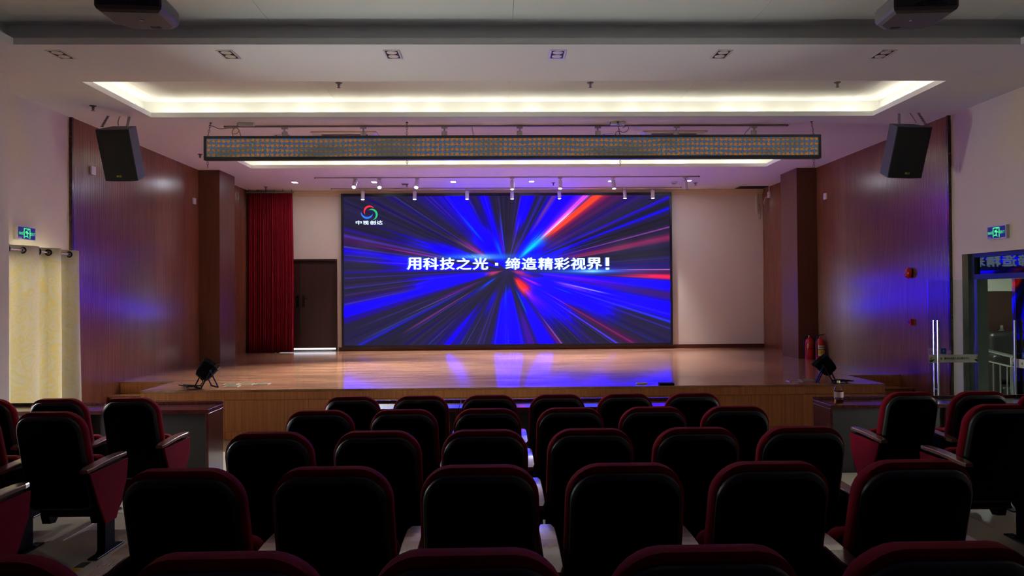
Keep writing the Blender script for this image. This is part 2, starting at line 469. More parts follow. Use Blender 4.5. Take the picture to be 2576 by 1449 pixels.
for hi, (x0, x1, y0, y1) in enumerate(holes):
    g = 0.18; j = [x for x in [0.17 + 2.44 * q for q in range(-3, 4)] if x0 - g + 0.2 < x < x1 + g - 0.2]
    xs = [x0 - g] + j + [x1 + g]
    for a, b_ in zip(xs, xs[1:]):
        b = MB(); b.box(a + 0.0015, b_ - 0.0015, y0 - g, y1 + g, HC2, HC2 + 0.011); b.obj('ceiling_board', M_CEIL, ceil)
    b = MB(); t = 0.018; zt = HC + 0.065
    e = 0.003; b.box(x0 - t, x0 + e, y0 - t, y1 + t, HC - 0.001, zt); b.box(x1 - e, x1 + t, y0 - t, y1 + t, HC - 0.001, zt)
    b.box(x0 + e, x1 - e, y0 - t, y0 + e, HC - 0.001, zt); b.box(x0 + e, x1 - e, y1 - e, y1 + t, HC - 0.001, zt)
    struct(b.obj('trim_%d' % (3 + hi), M_CEIL), 'upright lip around ceiling coffer')
# cornice over the back wall and skirting
b = MB(); b.box(XL, XR, YW - 0.06, YW, HC - 0.07, HC - 0.002); b.box(XL, XR, YW - 0.03, YW, HC - 0.12, HC - 0.07)
struct(b.obj('trim_6', M_BEIGE), 'cornice along the top of the stage back wall')
b = MB(); b.box(XL + 0.03, bdx0 - 0.06, YW - 0.02, YW, ST, ST + 0.09); b.box(bdx1 + 0.03, XR - 0.03, YW - 0.02, YW, ST, ST + 0.09)
M_SKIRT = wood_mat('skirting_wood', (78, 36, 28), (98, 48, 36), 0.4, (1, 30, 30), rnd=0.03)
struct(b.obj('baseboard_back', M_SKIRT), 'dark red brown skirting along the stage back wall')

# ================================================================ STAGE
stg = MB()
stg.box(SFL + 0.02, SFR - 0.02, YSF + 0.02, YNT, 0, ST - 0.03)
stg.box(XL, XR, YNT + 0.02, YW, 0, ST - 0.03)
stage = struct(stg.obj('floor_stage', M_FLOOR), 'raised wooden stage platform')
b = MB()
b.bbox(XL, XR, YNT, YW, ST - 0.03, ST, 0.003, 1)
b.obj('stage_floor', M_STAGE, stage)
b = MB(); b.bbox(SFL, SFR, YSF, YNT - 0.001, ST - 0.03, ST, 0.003, 1)
b.obj('stage_floor', M_STAGE, stage)
n = 9; w = (SFR - SFL) / n
for i in range(n):
    x0 = SFL + i * w
    b = MB(); b.bbox(x0 + 0.0015, x0 + w - 0.0015, YSF + 0.001, YSF + 0.02, ST - 0.14, ST - 0.031, 0.0015, 1); b.obj('fascia_panel', M_FASCIA, stage)
    b = MB(); b.bbox(x0 + 0.0015, x0 + w - 0.0015, YSF + 0.003, YSF + 0.02, 0.12, ST - 0.144, 0.0015, 1); b.obj('fascia_panel', M_FASCIA, stage)
    b = MB(); b.bbox(x0 + 0.0015, x0 + w - 0.0015, YSF + 0.006, YSF + 0.02, 0.005, 0.116, 0.0015, 1); b.obj('kick_panel', M_FASCIA, stage)
for x0, x1 in ((SFL, SFL + 0.018), (SFR - 0.018, SFR)):
    b = MB(); b.box(x0, x1, YSF + 0.021, YNT, 0.005, ST - 0.031); b.obj('fascia_panel', M_FASCIA, stage)
for x0, x1 in ((XL + 0.035, SFL), (SFR, XR - 0.035)):
    b = MB(); b.bbox(x0, x1, YNT + 0.001, YNT + 0.02, 0.0, ST - 0.031, 0.002, 1); b.obj('fascia_panel', M_FASCIA, stage)
    s_ = empty('stage_steps', ((x0 + x1) / 2, YNT - 0.5, 0.0))
    tag(s_, 'wooden steps at the %s end of the stage front' % ('left' if x0 < 0 else 'right'), 'steps')
    for q in range(3):
        z1 = 0.18 * (q + 1); ya = YNT - 0.36 * (3 - q)
        h = (x1 - x0) / 2 - 0.003
        b = MB(); b.box(-h + 0.01, h - 0.01, ya + 0.02 - (YNT - 0.5), YNT - 0.002 - (YNT - 0.5), z1 - 0.18 + 0.001, z1 - 0.025); b.obj('riser', M_FASCIA, s_)
        b = MB(); b.bbox(-h, h, ya - (YNT - 0.5), ya + 0.36 + (0.0 if q == 2 else 0.015) - 0.003 - (YNT - 0.5), z1 - 0.025, z1, 0.003, 1); b.obj('tread', M_STAGE, s_)

# ================================================================ LED WALL
ML = at_y(860, 488, 17.06); 
LW_X0, LW_X1, LW_Z0, LW_Z1 = -3.70, 4.187, 0.797, 4.452
led = empty('led_wall', ((LW_X0 + LW_X1) / 2, YW, LW_Z0))
tag(led, 'large glowing video wall with blue light rays on the stage back wall', 'screen')
ox, oy, oz = led.location
fx0, fx1, fz0, fz1 = -3.645, 4.135, 0.85, 4.385     # lit area
def lbox(bm, x0, x1, y0, y1, z0, z1): bm.box(x0 - ox, x1 - ox, y0 - oy, y1 - oy, z0 - oz, z1 - oz)
YF = 17.07
M_BEZEL = mat('screen_bezel', (18, 18, 34), 0.35)
b = MB(); lbox(b, LW_X0, fx0, YF - 0.03, YW - 0.001, LW_Z0, LW_Z1); lbox(b, fx1, LW_X1, YF - 0.03, YW - 0.001, LW_Z0, LW_Z1)
lbox(b, fx0, fx1, YF - 0.03, YW - 0.001, LW_Z0, fz0); lbox(b, fx0, fx1, YF - 0.03, YW - 0.001, fz1, LW_Z1)
b.obj('bezel', M_BEZEL, led)
# picture: zoom-blur rays about one point, laid out in picture units (u right, v down)
U0, U1, V0, V1 = 866.0, 1683.0, 492.5, 863.0
def scr(u, v, dy=0.0):
    return Vector((fx0 + (u - U0) / (U1 - U0) * (fx1 - fx0) - ox, YF - dy - oy, fz1 - (v - V0) / (V1 - V0) * (fz1 - fz0) - oz))
CU, CV = 1272.0, 678.0
def un(x, y): return x - CU, (y + 0.006 * (x - 1272)) - CV
def sst(a, b, x): 
    t = np.clip((x - a) / (b - a), 0, 1); return t * t * (3 - 2 * t)
NA, NR = 1900, 34
th = np.linspace(-PI, PI, NA, endpoint=False)
rs = np.random.RandomState(5)
def n1(nk, amp=1.0):
    k = rs.rand(nk + 1); k[-1] = k[0]
    return np.interp((th + PI) / (2 * PI) * nk, np.arange(nk + 1), k)
fine = 0.45 * n1(700) + 0.35 * n1(260) + 0.2 * n1(90)
fine2 = 0.5 * n1(950) + 0.5 * n1(400)
cs, sn = np.cos(th), np.sin(th)
with np.errstate(divide='ignore'):
    tx = np.where(cs > 0, (U1 - CU) / cs, (U0 - CU) / cs); ty = np.where(sn > 0, (V1 - CV) / sn, (V0 - CV) / sn)
tx = np.where(np.abs(cs) < 1e-9, 1e9, tx); ty = np.where(np.abs(sn) < 1e-9, 1e9, ty)
RM = np.minimum(tx, ty)
tt = (np.linspace(0.0, 1.0, NR)) ** 1.15
RR = RM[:, None] * tt[None, :]
col = np.zeros((NA, NR, 3)); base = np.array([38, 33, 62.]) 
col[:] = base
col += ((fine[:, None, None] - 0.5) * np.array([10, 8, 44])) + ((fine2[:, None, None] - 0.5) * np.array([14, 2, 26]))
BL = (22, 2, 255)
def wedge(x, y, hw, c, a=1.0, r0=0, r1=1e4, s0=40, s1=80, p=2.0, fa=0.5):
    """ray band toward picture point (x,y), half width hw px there"""
    du, dv = un(x, y); r = math.hypot(du, dv); t0 = math.atan2(dv, du)
    w = hw / r
    d = np.abs((th - t0 + PI) % (2 * PI) - PI)
    prof = np.exp(-(d / w) ** p)
    fn = np.clip(1 - fa + fa * 2.0 * fine, 0, 1.25)
    jr = (fine2 - 0.5)[:, None]
    al = prof[:, None] * fn[:, None] * sst(r0 - s0 / 2 + jr * s0 * 0.8, r0 + s0 / 2 + jr * s0 * 0.8, RR + 1e-3) * (1 - sst(r1 - s1 + jr * s1 * 0.6, r1 + jr * s1 * 0.6, RR))
    al = np.clip(al * a, 0, 1)[..., None]
    col[:] = col * (1 - al) + np.array(c, float) * al
# broad blue bodies
for q in [
 (1140, 495, 34, BL, 1.0, 0, 1e4, 30, 60, 4, .25), (1215, 495, 15, BL, .95, 0, 1e4, 30, 60, 3, .3), (1192, 495, 16, (20, 5, 170), .8, 0, 190, 30, 60, 2, .6),
 (1080, 495, 22, (28, 14, 180), .75, 30, 1e4, 40, 80, 2, .7), (1185, 560, 45, BL, 1.0, 0, 140, 20, 50, 4, .2), (1240, 600, 26, BL, 1.0, 0, 110, 20, 60, 3, .2),
 (1242, 520, 12, (26, 10, 210), .8, 0, 150, 20, 80, 2, .5), (1256, 540, 3, (50, 60, 240), .8, 40, 150, 20, 50, 2, .3),
 (1316, 495, 9, BL, 1.0, 90, 1e4, 60, 60, 3, .3), (1333, 495, 11, BL, 1.0, 120, 1e4, 60, 60, 3, .3), (1361, 495, 3, (40, 40, 240), .8, 20, 1e4, 40, 60, 2, .3), (1352, 530, 2, (110, 40, 160), .6, 20, 130, 40, 40, 2, .3),
 (1305, 600, 3, (60, 30, 200), .7, 10, 100, 20, 40, 2, .3), (1292, 600, 2, (90, 60, 210), .6, 10, 150, 20, 40, 2, .3),
 (1415, 495, 34, BL, 1.0, 20, 1e4, 40, 60, 5, .2), (1392, 495, 6, (110, 50, 150), .75, 120, 1e4, 60, 60, 2, .4), (1386, 500, 3, (140, 80, 150), .5, 150, 1e4, 60, 60, 2, .4),
 (1452, 495, 10, (90, 10, 245), .9, 60, 1e4, 60, 60, 2, .2), (1470, 495, 9, (220, 90, 235), .95, 70, 1e4, 60, 60, 2, .2), (1479, 495, 6, (255, 205, 240), .95, 80, 250, 40, 60, 2, .2),
 (1501, 495, 11, (245, 80, 30), 1.0, 130, 1e4, 80, 60, 3, .15), (1491, 495, 4, (250, 60, 60), .9, 130, 1e4, 80, 60, 2, .2), (1520, 495, 6, (190, 20, 60), .8, 90, 1e4, 80, 60, 2, .3), (1540, 495, 18, (95, 25, 100), .6, 60, 1e4, 80, 60, 2, .5),
 (1345, 612, 13, (0, 130, 255), .95, 45, 150, 40, 60, 2, .2), (1333, 625, 9, (0, 185, 255), .9, 55, 135, 30, 50, 2, .15), (1370, 612, 9, (0, 70, 255), .9, 40, 140, 40, 70, 2, .2),
 (1600, 500, 8, (60, 30, 150), .4, 60, 1e4, 80, 60, 2, .5), (1560, 520, 9, (110, 30, 130), .6, 60, 250, 80, 120, 2, .4), (1585, 495, 7, (34, 18, 120), .5, 60, 1e4, 80, 60, 2, .5),
 (1681, 496, 5, (38, 22, 225), .9, 30, 1e4, 80, 60, 2, .2), (1655, 497, 12, (30, 10, 170), .6, 30, 300, 80, 160, 2, .5), (1681, 523, 5, (24, 14, 230), .95, 60, 1e4, 80, 60, 2, .2), (1660, 540, 10, (24, 8, 190), .8, 40, 260, 80, 130, 2, .4),
 (1681, 548, 14, BL, .95, 20, 230, 80, 120, 2, .3), (1675, 572, 1.6, (190, 80, 200), .75, 80, 1e4, 60, 120, 2, .1), (1672, 582, 8, (60, 10, 170), .7, 60, 300, 60, 120, 2, .3),
 (1681, 596, 9, (150, 40, 90), .8, 90, 1e4, 120, 100, 2, .3), (1681, 604, 3, (190, 60, 90), .5, 90, 350, 60, 100, 2, .3),
 (1681, 640, 30, (30, 20, 130), .5, 40, 300, 80, 200, 2, .5), (1600, 610, 62, BL, .95, 10, 190, 40, 110, 4, .3), (1420, 600, 30, BL, .95, 10, 150, 40, 90, 4, .25),
 # right side, below the lettering
 (1683, 730, 22, BL, 1, 30, 1e4, 60, 60, 4, .2), (1683, 668, 20, (40, 14, 150), .4, 120, 1e4, 80, 60, 2, .6), (1683, 677, 1.2, (235, 130, 200), .9, 290, 1e4, 80, 60, 2, 0), (1683, 683, 4, (100, 20, 60), .7, 250, 1e4, 80, 60, 2, .5),
 (1683, 696, 7.5, (225, 35, 85), .95, 300, 1e4, 130, 60, 4, .12), (1683, 713, 9, BL, 1, 100, 1e4, 80, 60, 3, .1),
 (1640, 735, 12, (80, 20, 150), .7, 140, 330, 100, 60, 2, .4), (1683, 743, 13, (62, 28, 98), .9, 290, 1e4, 120, 60, 3, .6), (1560, 712, 6, (110, 10, 240), .8, 90, 350, 60, 160, 2, .3),
 (1683, 778, 26, BL, 1, 40, 1e4, 60, 60, 4, .2), (1683, 800, 14, (28, 6, 225), .8, 40, 380, 60, 130, 2, .5),
 (1620, 800, 60, BL, 1, 40, 330, 60, 90, 5, .35), (1500, 800, 55, BL, 1, 40, 215, 60, 70, 5, .4), (1420, 800, 50, BL, 1, 50, 225, 60, 90, 5, .4),
 (1500, 850, 24, (24, 2, 240), .9, 60, 260, 60, 90, 3, .5),
 (1535, 740, 2.0, (150, 160, 255), .9, 145, 275, 50, 60, 2, 0), (1430, 718, 5, (150, 80, 255), .6, 130, 240, 40, 90, 2, .4), (1435, 737, 1.5, (0, 80, 255), .8, 130, 175, 20, 20, 2, 0),
 (1683, 808, 3, (44, 50, 240), .9, 200, 1e4, 120, 60, 2, .1), (1683, 826, 2, (48, 40, 180), .8, 220, 1e4, 120, 60, 2, .1), (1650, 860, 3, (36, 34, 130), .7, 180, 1e4, 120, 60, 2, .3),
 (1545, 860, 2.2, (90, 60, 250), .85, 120, 1e4, 80, 90, 2, .1), (1590, 862, 2, (190, 50, 160), .8, 130, 1e4, 80, 90, 2, .1), (1572, 852, 12, (110, 20, 80), .55, 170, 1e4, 80, 90, 2, .3),
 (1484, 855, 2, (70, 40, 210), .6, 120, 1e4, 80, 90, 2, .1), (1465, 855, 5, (30, 14, 215), .7, 100, 300, 80, 90, 2, .3),
 (1408, 862, 2, (190, 120, 230), .75, 150, 1e4, 80, 30, 2, .1), (1398, 862, 8, (120, 24, 90), .75, 165, 1e4, 60, 60, 2, .3),
 (1370, 862, 22, BL, 1, 60, 1e4, 60, 60, 4, .2), (1331, 862, 13, (60, 16, 160), .9, 120, 1e4, 60, 60, 3, .5), (1290, 862, 27, BL, 1, 50, 1e4, 40, 60, 5, .15), (1252, 862, 18, BL, 1, 60, 1e4, 40, 60, 3, .3),
 (1268, 760, 3, (0, 60, 240), .7, 40, 110, 20, 40, 2, .1),
 (1322, 800, 4, (10, 30, 120), .8, 40, 125, 20, 20, 2, .3), (1324, 792, 2, (10, 120, 110), .8, 60, 125, 20, 20, 2, .1),
 (1330, 732, 15, (235, 30, 50), 1.0, 32, 90, 20, 30, 2, .3), (1322, 738, 9, (245, 70, 40), .9, 40, 88, 20, 30, 2, .2), (1344, 757, 6, (225, 60, 200), .8, 70, 118, 20, 40, 2, .3), (1360, 770, 12, (110, 10, 240), .8, 85, 160, 30, 70, 2, .3),
 (1345, 712, 3, (210, 30, 190), .8, 40, 95, 20, 20, 2, .2), (1312, 686, 6, (225, 50, 120), .9, 20, 55, 20, 25, 2, .3), (1330, 694, 5, (150, 40, 110), .6, 20, 90, 20, 40, 2, .5),
 (1365, 690, 12, (36, 30, 90), .7, 60, 105, 20, 30, 2, .5),
 # lower left
 (1125, 858, 26, (28, 10, 190), .5, 150, 1e4, 60, 60, 3, .6), (1126, 862, 9, BL, .95, 120, 1e4, 90, 110, 3, .2), (1146, 862, 5, (26, 6, 225), .8, 120, 1e4, 90, 110, 2, .3), (1232, 760, 6, (24, 8, 230), .9, 60, 140, 30, 50, 2, .3),
 (1200, 860, 2, (60, 50, 170), .6, 80, 1e4, 60, 60, 2, .3), (1212, 862, 2, (54, 44, 150), .6, 80, 1e4, 60, 60, 2, .3), (1185, 860, 3, (40, 30, 110), .5, 80, 1e4, 60, 60, 2, .3),
 (909, 862, 2.8, (44, 54, 250), .95, 150, 1e4, 60, 110, 2, .05), (905, 866, 5, (26, 20, 150), .6, 140, 1e4, 60, 110, 2, .3), (1215, 718, 4, (20, 60, 255), .9, 35, 110, 25, 60, 2, .2), (1160, 755, 4, (26, 14, 220), .8, 90, 170, 30, 60, 2, .3),
 (985, 855, 5, (86, 30, 96), .75, 140, 340, 80, 120, 2, .3), (1100, 782, 1.2, (150, 70, 190), .6, 100, 330, 60, 90, 2, .1), (960, 818, 1.5, (100, 80, 220), .8, 130, 320, 60, 120, 2, .1), (1100, 752, 4, (130, 20, 170), .7, 90, 230, 60, 110, 2, .4),
 (866, 783, 17, BL, 1, 60, 1e4, 60, 60, 5, .1), (866, 806, 7, (34, 10, 180), .8, 60, 1e4, 60, 60, 2, .3), (866, 764, 2.5, (60, 44, 210), .9, 60, 1e4, 60, 60, 2, .1), (866, 755, 7, (40, 14, 150), .7, 60, 1e4, 60, 60, 2, .5),
 (1060, 712, 21, BL, 1, 50, 270, 60, 90, 5, .25), (1030, 725, 13, BL, .95, 60, 270, 60, 100, 4, .35), (900, 720, 1.5, (56, 44, 170), .8, 100, 1e4, 60, 60, 2, .1), (900, 697, 1.5, (56, 44, 190), .6, 100, 1e4, 60, 60, 2, .2),
 # left, level with the lettering
 (900, 668, 16, (24, 4, 240), 1, 40, 350, 60, 130, 5, .3), (866, 650, 5, (40, 20, 190), .7, 60, 1e4, 60, 60, 2, .4), (920, 650, 13, BL, .95, 60, 360, 60, 110, 4, .35), (866, 684, 3, (40, 20, 170), .6, 60, 1e4, 60, 60, 2, .4),
 (866, 630, 10, (30, 8, 225), .9, 60, 1e4, 60, 60, 3, .3), (866, 620, 1.8, (104, 90, 235), .85, 150, 1e4, 60, 60, 2, .05), (866, 600, 14, (66, 28, 80), .8, 150, 1e4, 80, 60, 3, .5), (940, 618, 2, (170, 30, 190), .85, 170, 360, 50, 130, 2, .1),
 (866, 592, 4, (72, 50, 190), .8, 150, 1e4, 60, 60, 2, .2), (866, 575, 6, (44, 20, 150), .7, 150, 1e4, 60, 60, 2, .5), (866, 563, 8, (36, 10, 160), .7, 120, 380, 60, 150, 2, .5),
 (960, 583, 17, BL, 1, 40, 330, 60, 170, 4, .25), (1040, 600, 26, BL, 1, 30, 230, 60, 110, 4, .25),
 (1135, 590, 12, (140, 30, 120), .7, 60, 160, 40, 80, 2, .3), (1150, 600, 5, (190, 30, 170), .8, 50, 135, 30, 60, 2, .3), (1120, 590, 2.5, (130, 96, 100), .75, 80, 180, 40, 80, 2, .1),
 (1000, 530, 2, (50, 44, 120), .5, 100, 340, 60, 160, 2, .1), (1170, 555, 3.2, (0, 90, 255), .85, 95, 195, 40, 60, 2, .1), (1248, 612, 5, (0, 100, 255), .85, 30, 95, 30, 40, 2, .1), (1258, 600, 2, (120, 10, 180), .7, 40, 115, 30, 40, 2, .1),
 (1232, 688, 5, (235, 60, 120), .95, 25, 55, 20, 25, 2, .2), (1240, 684, 2, (200, 50, 120), .8, 10, 60, 20, 25, 2, .2),
]: wedge(*q[:5], r0=q[5], r1=q[6], s0=q[7], s1=q[8], p=q[9], fa=q[10])
rq = random.Random(11)
for k in range(230):                                    # many hair-thin streaks
    a_ = rq.uniform(-PI, PI); rr0 = rq.uniform(50, 260); c_ = rq.choice([(70, 52, 190), (24, 10, 130), (16, 2, 150), (20, 4, 175), (96, 40, 150), (40, 34, 96), (34, 24, 90), (50, 70, 235)])
    px_ = CU + 400 * math.cos(a_); py_ = CV + 400 * math.sin(a_) - 0.006 * (400 * math.cos(a_))
    wedge(px_, py_, rq.uniform(.5, 2.6), c_, rq.uniform(.25, .7), rr0, rr0 + rq.uniform(80, 420), 60, 110, 2, .2)
# calm the blow-up point and set two lens-like glints
ru = CU + RR * cs[:, None]; rv = CV + RR * sn[:, None]
dk = 0.9 * np.exp(-((ru - CU + 4) / 9) ** 2 - ((rv - CV - 9) / 13) ** 2)[..., None]; col = col * (1 - dk) + np.array([40, 34, 84.]) * dk
def glint(x, y, sx, sy, c, a):
    global col
    v = y + 0.006 * (x - 1272)
    g_ = np.exp(-np.abs((ru - x) / sx) ** 1.3 - np.abs((rv - v) / sy) ** 1.3)[..., None] * a
    col = col * (1 - g_) + np.array(c, float) * g_
col = np.clip(col, 0, 255) / 255.0
lin = np.where(col <= 0.04045, col / 12.92, ((col + 0.055) / 1.055) ** 2.4)
hot = sst(0.6, 0.98, lin.max(axis=-1))[..., None]
lin = lin * (1 + hot * (BLUE_GAIN - 1) * (lin / np.maximum(lin.max(axis=-1, keepdims=True), 1e-6)) ** 2 * np.array([.45, .35, 1.0])) * SCREEN_GAIN
col = lin
glint(1208, 645, 75, 4.5, (0, .09, .65), .9); glint(1209, 645, 26, 2.6, (.13, .36, .57), 1.0)
glint(1486, 681, 70, 4.5, (0, .07, .65), .9); glint(1486, 681, 24, 2.6, (.14, .37, .57), 1.0)
lin = col
nv = NA * NR
co = np.zeros((nv, 3)); 
co[:, 0] = (fx0 + (ru - U0) / (U1 - U0) * (fx1 - fx0) - ox).ravel(); co[:, 1] = YF - oy
co[:, 2] = (fz1 - (rv - V0) / (V1 - V0) * (fz1 - fz0) - oz).ravel()
# angles that meet the four corners get their vertices exactly there
for (uc, vc) in ((U0, V0), (U0, V1), (U1, V0), (U1, V1)):
    k = int(np.argmin(np.hypot(ru[:, -1] - uc, rv[:, -1] - vc))); i = k * NR + NR - 1
    co[i, 0] = fx0 + (uc - U0) / (U1 - U0) * (fx1 - fx0) - ox; co[i, 2] = fz1 - (vc - V0) / (V1 - V0) * (fz1 - fz0) - oz
ka = np.arange(NA)[:, None]; kr = np.arange(NR - 1)[None, :]
a_ = ka * NR + kr; b2 = ((ka + 1) % NA) * NR + kr
quads = np.stack([a_, b2, b2 + 1, a_ + 1], -1).reshape(-1, 4)[:, ::-1]
me = bpy.data.meshes.new('picture')
me.vertices.add(nv); me.vertices.foreach_set('co', co.ravel())
nf = len(quads)
me.loops.add(nf * 4); me.loops.foreach_set('vertex_index', quads.ravel().astype(np.int32))
me.polygons.add(nf); me.polygons.foreach_set('loop_start', np.arange(0, nf * 4, 4, dtype=np.int32)); me.polygons.foreach_set('loop_total', np.full(nf, 4, dtype=np.int32))
me.update(); me.validate()
ca = me.color_attributes.new('rays', 'FLOAT_COLOR', 'POINT')
rgba = np.ones((nv, 4), dtype=np.float32); rgba[:, :3] = lin.reshape(-1, 3)
ca.data.foreach_set('color', rgba.ravel())
m, nt, bs = new_mat('led_picture')
at = nt.nodes.new('ShaderNodeAttribute'); at.attribute_name = 'rays'
nt.links.new(at.outputs['Color'], bs.inputs['Emission Color']); bs.inputs['Emission Strength'].default_value = 1.0
bs.inputs['Base Color'].default_value = (0.002, 0.002, 0.002, 1); bs.inputs['Roughness'].default_value = 0.8; bs.inputs['Specular IOR Level'].default_value = 0.05
me.materials.append(m)
po = bpy.data.objects.new('picture', me); COL.objects.link(po); po.parent = led
po['label'] = 'blue, red and violet light rays bursting from the middle'
# lettering
M_TXT = emis('lettering_glow', (205, 232, 255), .56)
M_TXS = emis('lettering_shadow', (20, 90, 235), .42)
line = [('用', 1023, 1059), ('科', 1063, 1102), ('技', 1105, 1143), ('之', 1146, 1184), ('光', 1187, 1226), ('缔', 1269, 1306), ('造', 1310, 1348), ('精', 1351, 1389), ('彩', 1391, 1431), ('视', 1433, 1471), ('界', 1473, 1512), ('!', 1518, 1530)]
for ch, u0, u1 in line:
    v0, v1 = 647 + .006 * (u0 - 1272), 677.5 + .006 * (u0 - 1272)
    for dd, mm_, dx_, nm in ((0.003, M_TXS, 2.6, 'letter_shade'), (0.006, M_TXT, 0, 'letter')):
        if ch == '!':
            b = MB(); 
            for (ua, ub, va, vb) in ((u0 + 3, u1, v0, v0 + 21), (u0 + 3, u1, v0 + 25, v1)):
                ps = [scr(ua + dx_ * -1, vb, dd), scr(ub - dx_, vb, dd), scr(ub - dx_, va, dd), scr(ua - dx_, va, dd)]
                b.bm.faces.new([b.bm.verts.new(p) for p in ps])
            b.obj(nm, mm_, led)
        else:
            glyph(nm, ch, mm_, led, (u0 - dx_, u1 - dx_, v1, v0), lambda u, v, dd=dd: scr(u, v, dd), bold=0.030)
b = MB(); b.bm.faces.new([b.bm.verts.new(scr(u, v, 0.006)) for u, v in ((1243, 667), (1251, 667), (1251, 660), (1243, 660))]); b.obj('letter', M_TXT, led)
for ch, u0, u1 in (('中', 896, 911), ('视', 913.5, 928.5), ('创', 931, 946), ('达', 948, 963)):
    glyph('letter', ch, M_TXT, led, (u0, u1, 562.5, 552.5), lambda u, v: scr(u, v, 0.006), bold=0.03)
# three-swirl emblem: each arm a crescent
def crescent(cx_, cy_, r, a0, a1, wmax, rgb, nm):
    b = MB(); n = 26; A = []; B = []
    for i in range(n + 1):
        t = i / n; a = R(a0 + (a1 - a0) * t); w = wmax * math.sin(PI * t) ** 0.75 + 0.15
        A.append((cx_ + (r + w / 2) * math.cos(a), cy_ + (r + w / 2) * math.sin(a))); B.append((cx_ + (r - w / 2) * math.cos(a), cy_ + (r - w / 2) * math.sin(a)))
    va = [b.bm.verts.new(scr(*p, 0.006)) for p in A]; vb = [b.bm.verts.new(scr(*p, 0.006)) for p in B]
    for i in range(n): b.bm.faces.new((va[i], va[i + 1], vb[i + 1], vb[i]))
    b.obj(nm, emis('emblem_' + nm, rgb, .48), led)['label'] = '%s arm of the emblem' % nm.split('_')[0]
crescent(931, 530.5, 13.5, 150, 320, 4.6, (235, 30, 45), 'red_swirl')
crescent(924.5, 531, 14.8, 18, 178, 4.8, (0, 110, 240), 'blue_swirl')
crescent(935, 538, 13.4, -118, 74, 4.8, (30, 175, 115), 'green_swirl')
# ================================================================ LED BANNER over the stalls
def banner_mat():
    m, nt, b = new_mat('ticker_dots')
    tc = nt.nodes.new('ShaderNodeTexCoord'); sx = nt.nodes.new('ShaderNodeSeparateXYZ'); nt.links.new(tc.outputs['Object'], sx.inputs[0])
    L = nt.links
    def mth(op, a, b_=None, c=None):
        n = nt.nodes.new('ShaderNodeMath'); n.operation = op
        for i, q in enumerate((a, b_, c)):
            if q is None: continue
            if isinstance(q, (int, float)): n.inputs[i].default_value = q
            else: L.new(q, n.inputs[i])
        return n.outputs[0]
    P = 0.069
    wob = nt.nodes.new('ShaderNodeTexNoise'); wob.inputs['Scale'].default_value = 0.9; L.new(tc.outputs['Object'], wob.inputs['Vector'])
    z = mth('ADD', sx.outputs[2], mth('MULTIPLY', wob.outputs[0], 0.10))
    row = mth('FLOOR', mth('DIVIDE', z, P / 2)); odd = mth('MODULO', mth('ABSOLUTE', row), 2)
    u = mth('ADD', mth('DIVIDE', sx.outputs[0], P), mth('MULTIPLY', odd, 0.5))
    fu = mth('SUBTRACT', mth('FRACT', u), 0.5); fv = mth('SUBTRACT', mth('FRACT', mth('DIVIDE', z, P / 2)), 0.5)
    d = mth('SQRT', mth('ADD', mth('MULTIPLY', fu, fu), mth('MULTIPLY', mth('MULTIPLY', fv, fv), 0.3)))
    n = nt.nodes.new('ShaderNodeTexNoise'); n.inputs['Scale'].default_value = 55; n.inputs['Detail'].default_value = 2; L.new(tc.outputs['Object'], n.inputs['Vector'])
    dd = mth('ADD', d, mth('MULTIPLY', mth('SUBTRACT', n.outputs[0], 0.5), 0.95))
    big = nt.nodes.new('ShaderNodeTexNoise'); big.inputs['Scale'].default_value = 1.1; big.inputs['Detail'].default_value = 2
    mp = nt.nodes.new('ShaderNodeMapping'); mp.inputs['Scale'].default_value = (1, 1, 3.0); mp.inputs['Location'].default_value = (3, 1, 2)
    L.new(tc.outputs['Object'], mp.inputs[0]); L.new(mp.outputs[0], big.inputs['Vector'])
    amt = nt.nodes.new('ShaderNodeMapRange'); amt.inputs[1].default_value = 0.36; amt.inputs[2].default_value = 0.52; amt.inputs[3].default_value = 0.25; L.new(big.outputs[0], amt.inputs[0])
    mask = nt.nodes.new('ShaderNodeMapRange'); mask.inputs[1].default_value = 0.36; mask.inputs[2].default_value = 0.20; L.new(dd, mask.inputs[0])
    dot = nt.nodes.new('ShaderNodeMix'); dot.data_type = 'RGBA'; L.new(odd, dot.inputs[0])
    dot.inputs[6].default_value = (*s2l((46, 84, 160)), 1); dot.inputs[7].default_value = (*s2l((196, 100, 50)), 1)
    net = nt.nodes.new('ShaderNodeTexVoronoi'); net.feature = 'DISTANCE_TO_EDGE'; net.inputs['Scale'].default_value = 42; L.new(tc.outputs['Object'], net.inputs['Vector'])
    nl = nt.nodes.new('ShaderNodeMapRange'); nl.inputs[1].default_value = 0.09; nl.inputs[2].default_value = 0.0; L.new(net.outputs['Distance'], nl.inputs[0])
    bg = nt.nodes.new('ShaderNodeMix'); bg.data_type = 'RGBA'; L.new(mth('MULTIPLY', nl.outputs[0], amt.outputs[0]), bg.inputs[0])
    bg.inputs[6].default_value = (*s2l((70, 72, 66)), 1); bg.inputs[7].default_value = (*s2l((142, 150, 88)), 1)
    mx = nt.nodes.new('ShaderNodeMix'); mx.data_type = 'RGBA'; L.new(mth('MULTIPLY', mask.outputs[0], amt.outputs[0]), mx.inputs[0])
    L.new(bg.outputs[2], mx.inputs[6]); L.new(dot.outputs[2], mx.inputs[7])
    b.inputs['Base Color'].default_value = (0.03, 0.03, 0.03, 1); b.inputs['Roughness'].default_value = 0.6
    L.new(mx.outputs[2], b.inputs['Emission Color']); b.inputs['Emission Strength'].default_value = 0.23
    return m
BX0, BX1, BZ0, BZ1, BY = -4.148, 4.679, 3.965, 4.306, 10.2
bn = empty('led_banner', ((BX0 + BX1) / 2, BY, BZ0))
tag(bn, 'long narrow ticker display in a black frame hung from the ceiling on chains', 'display')
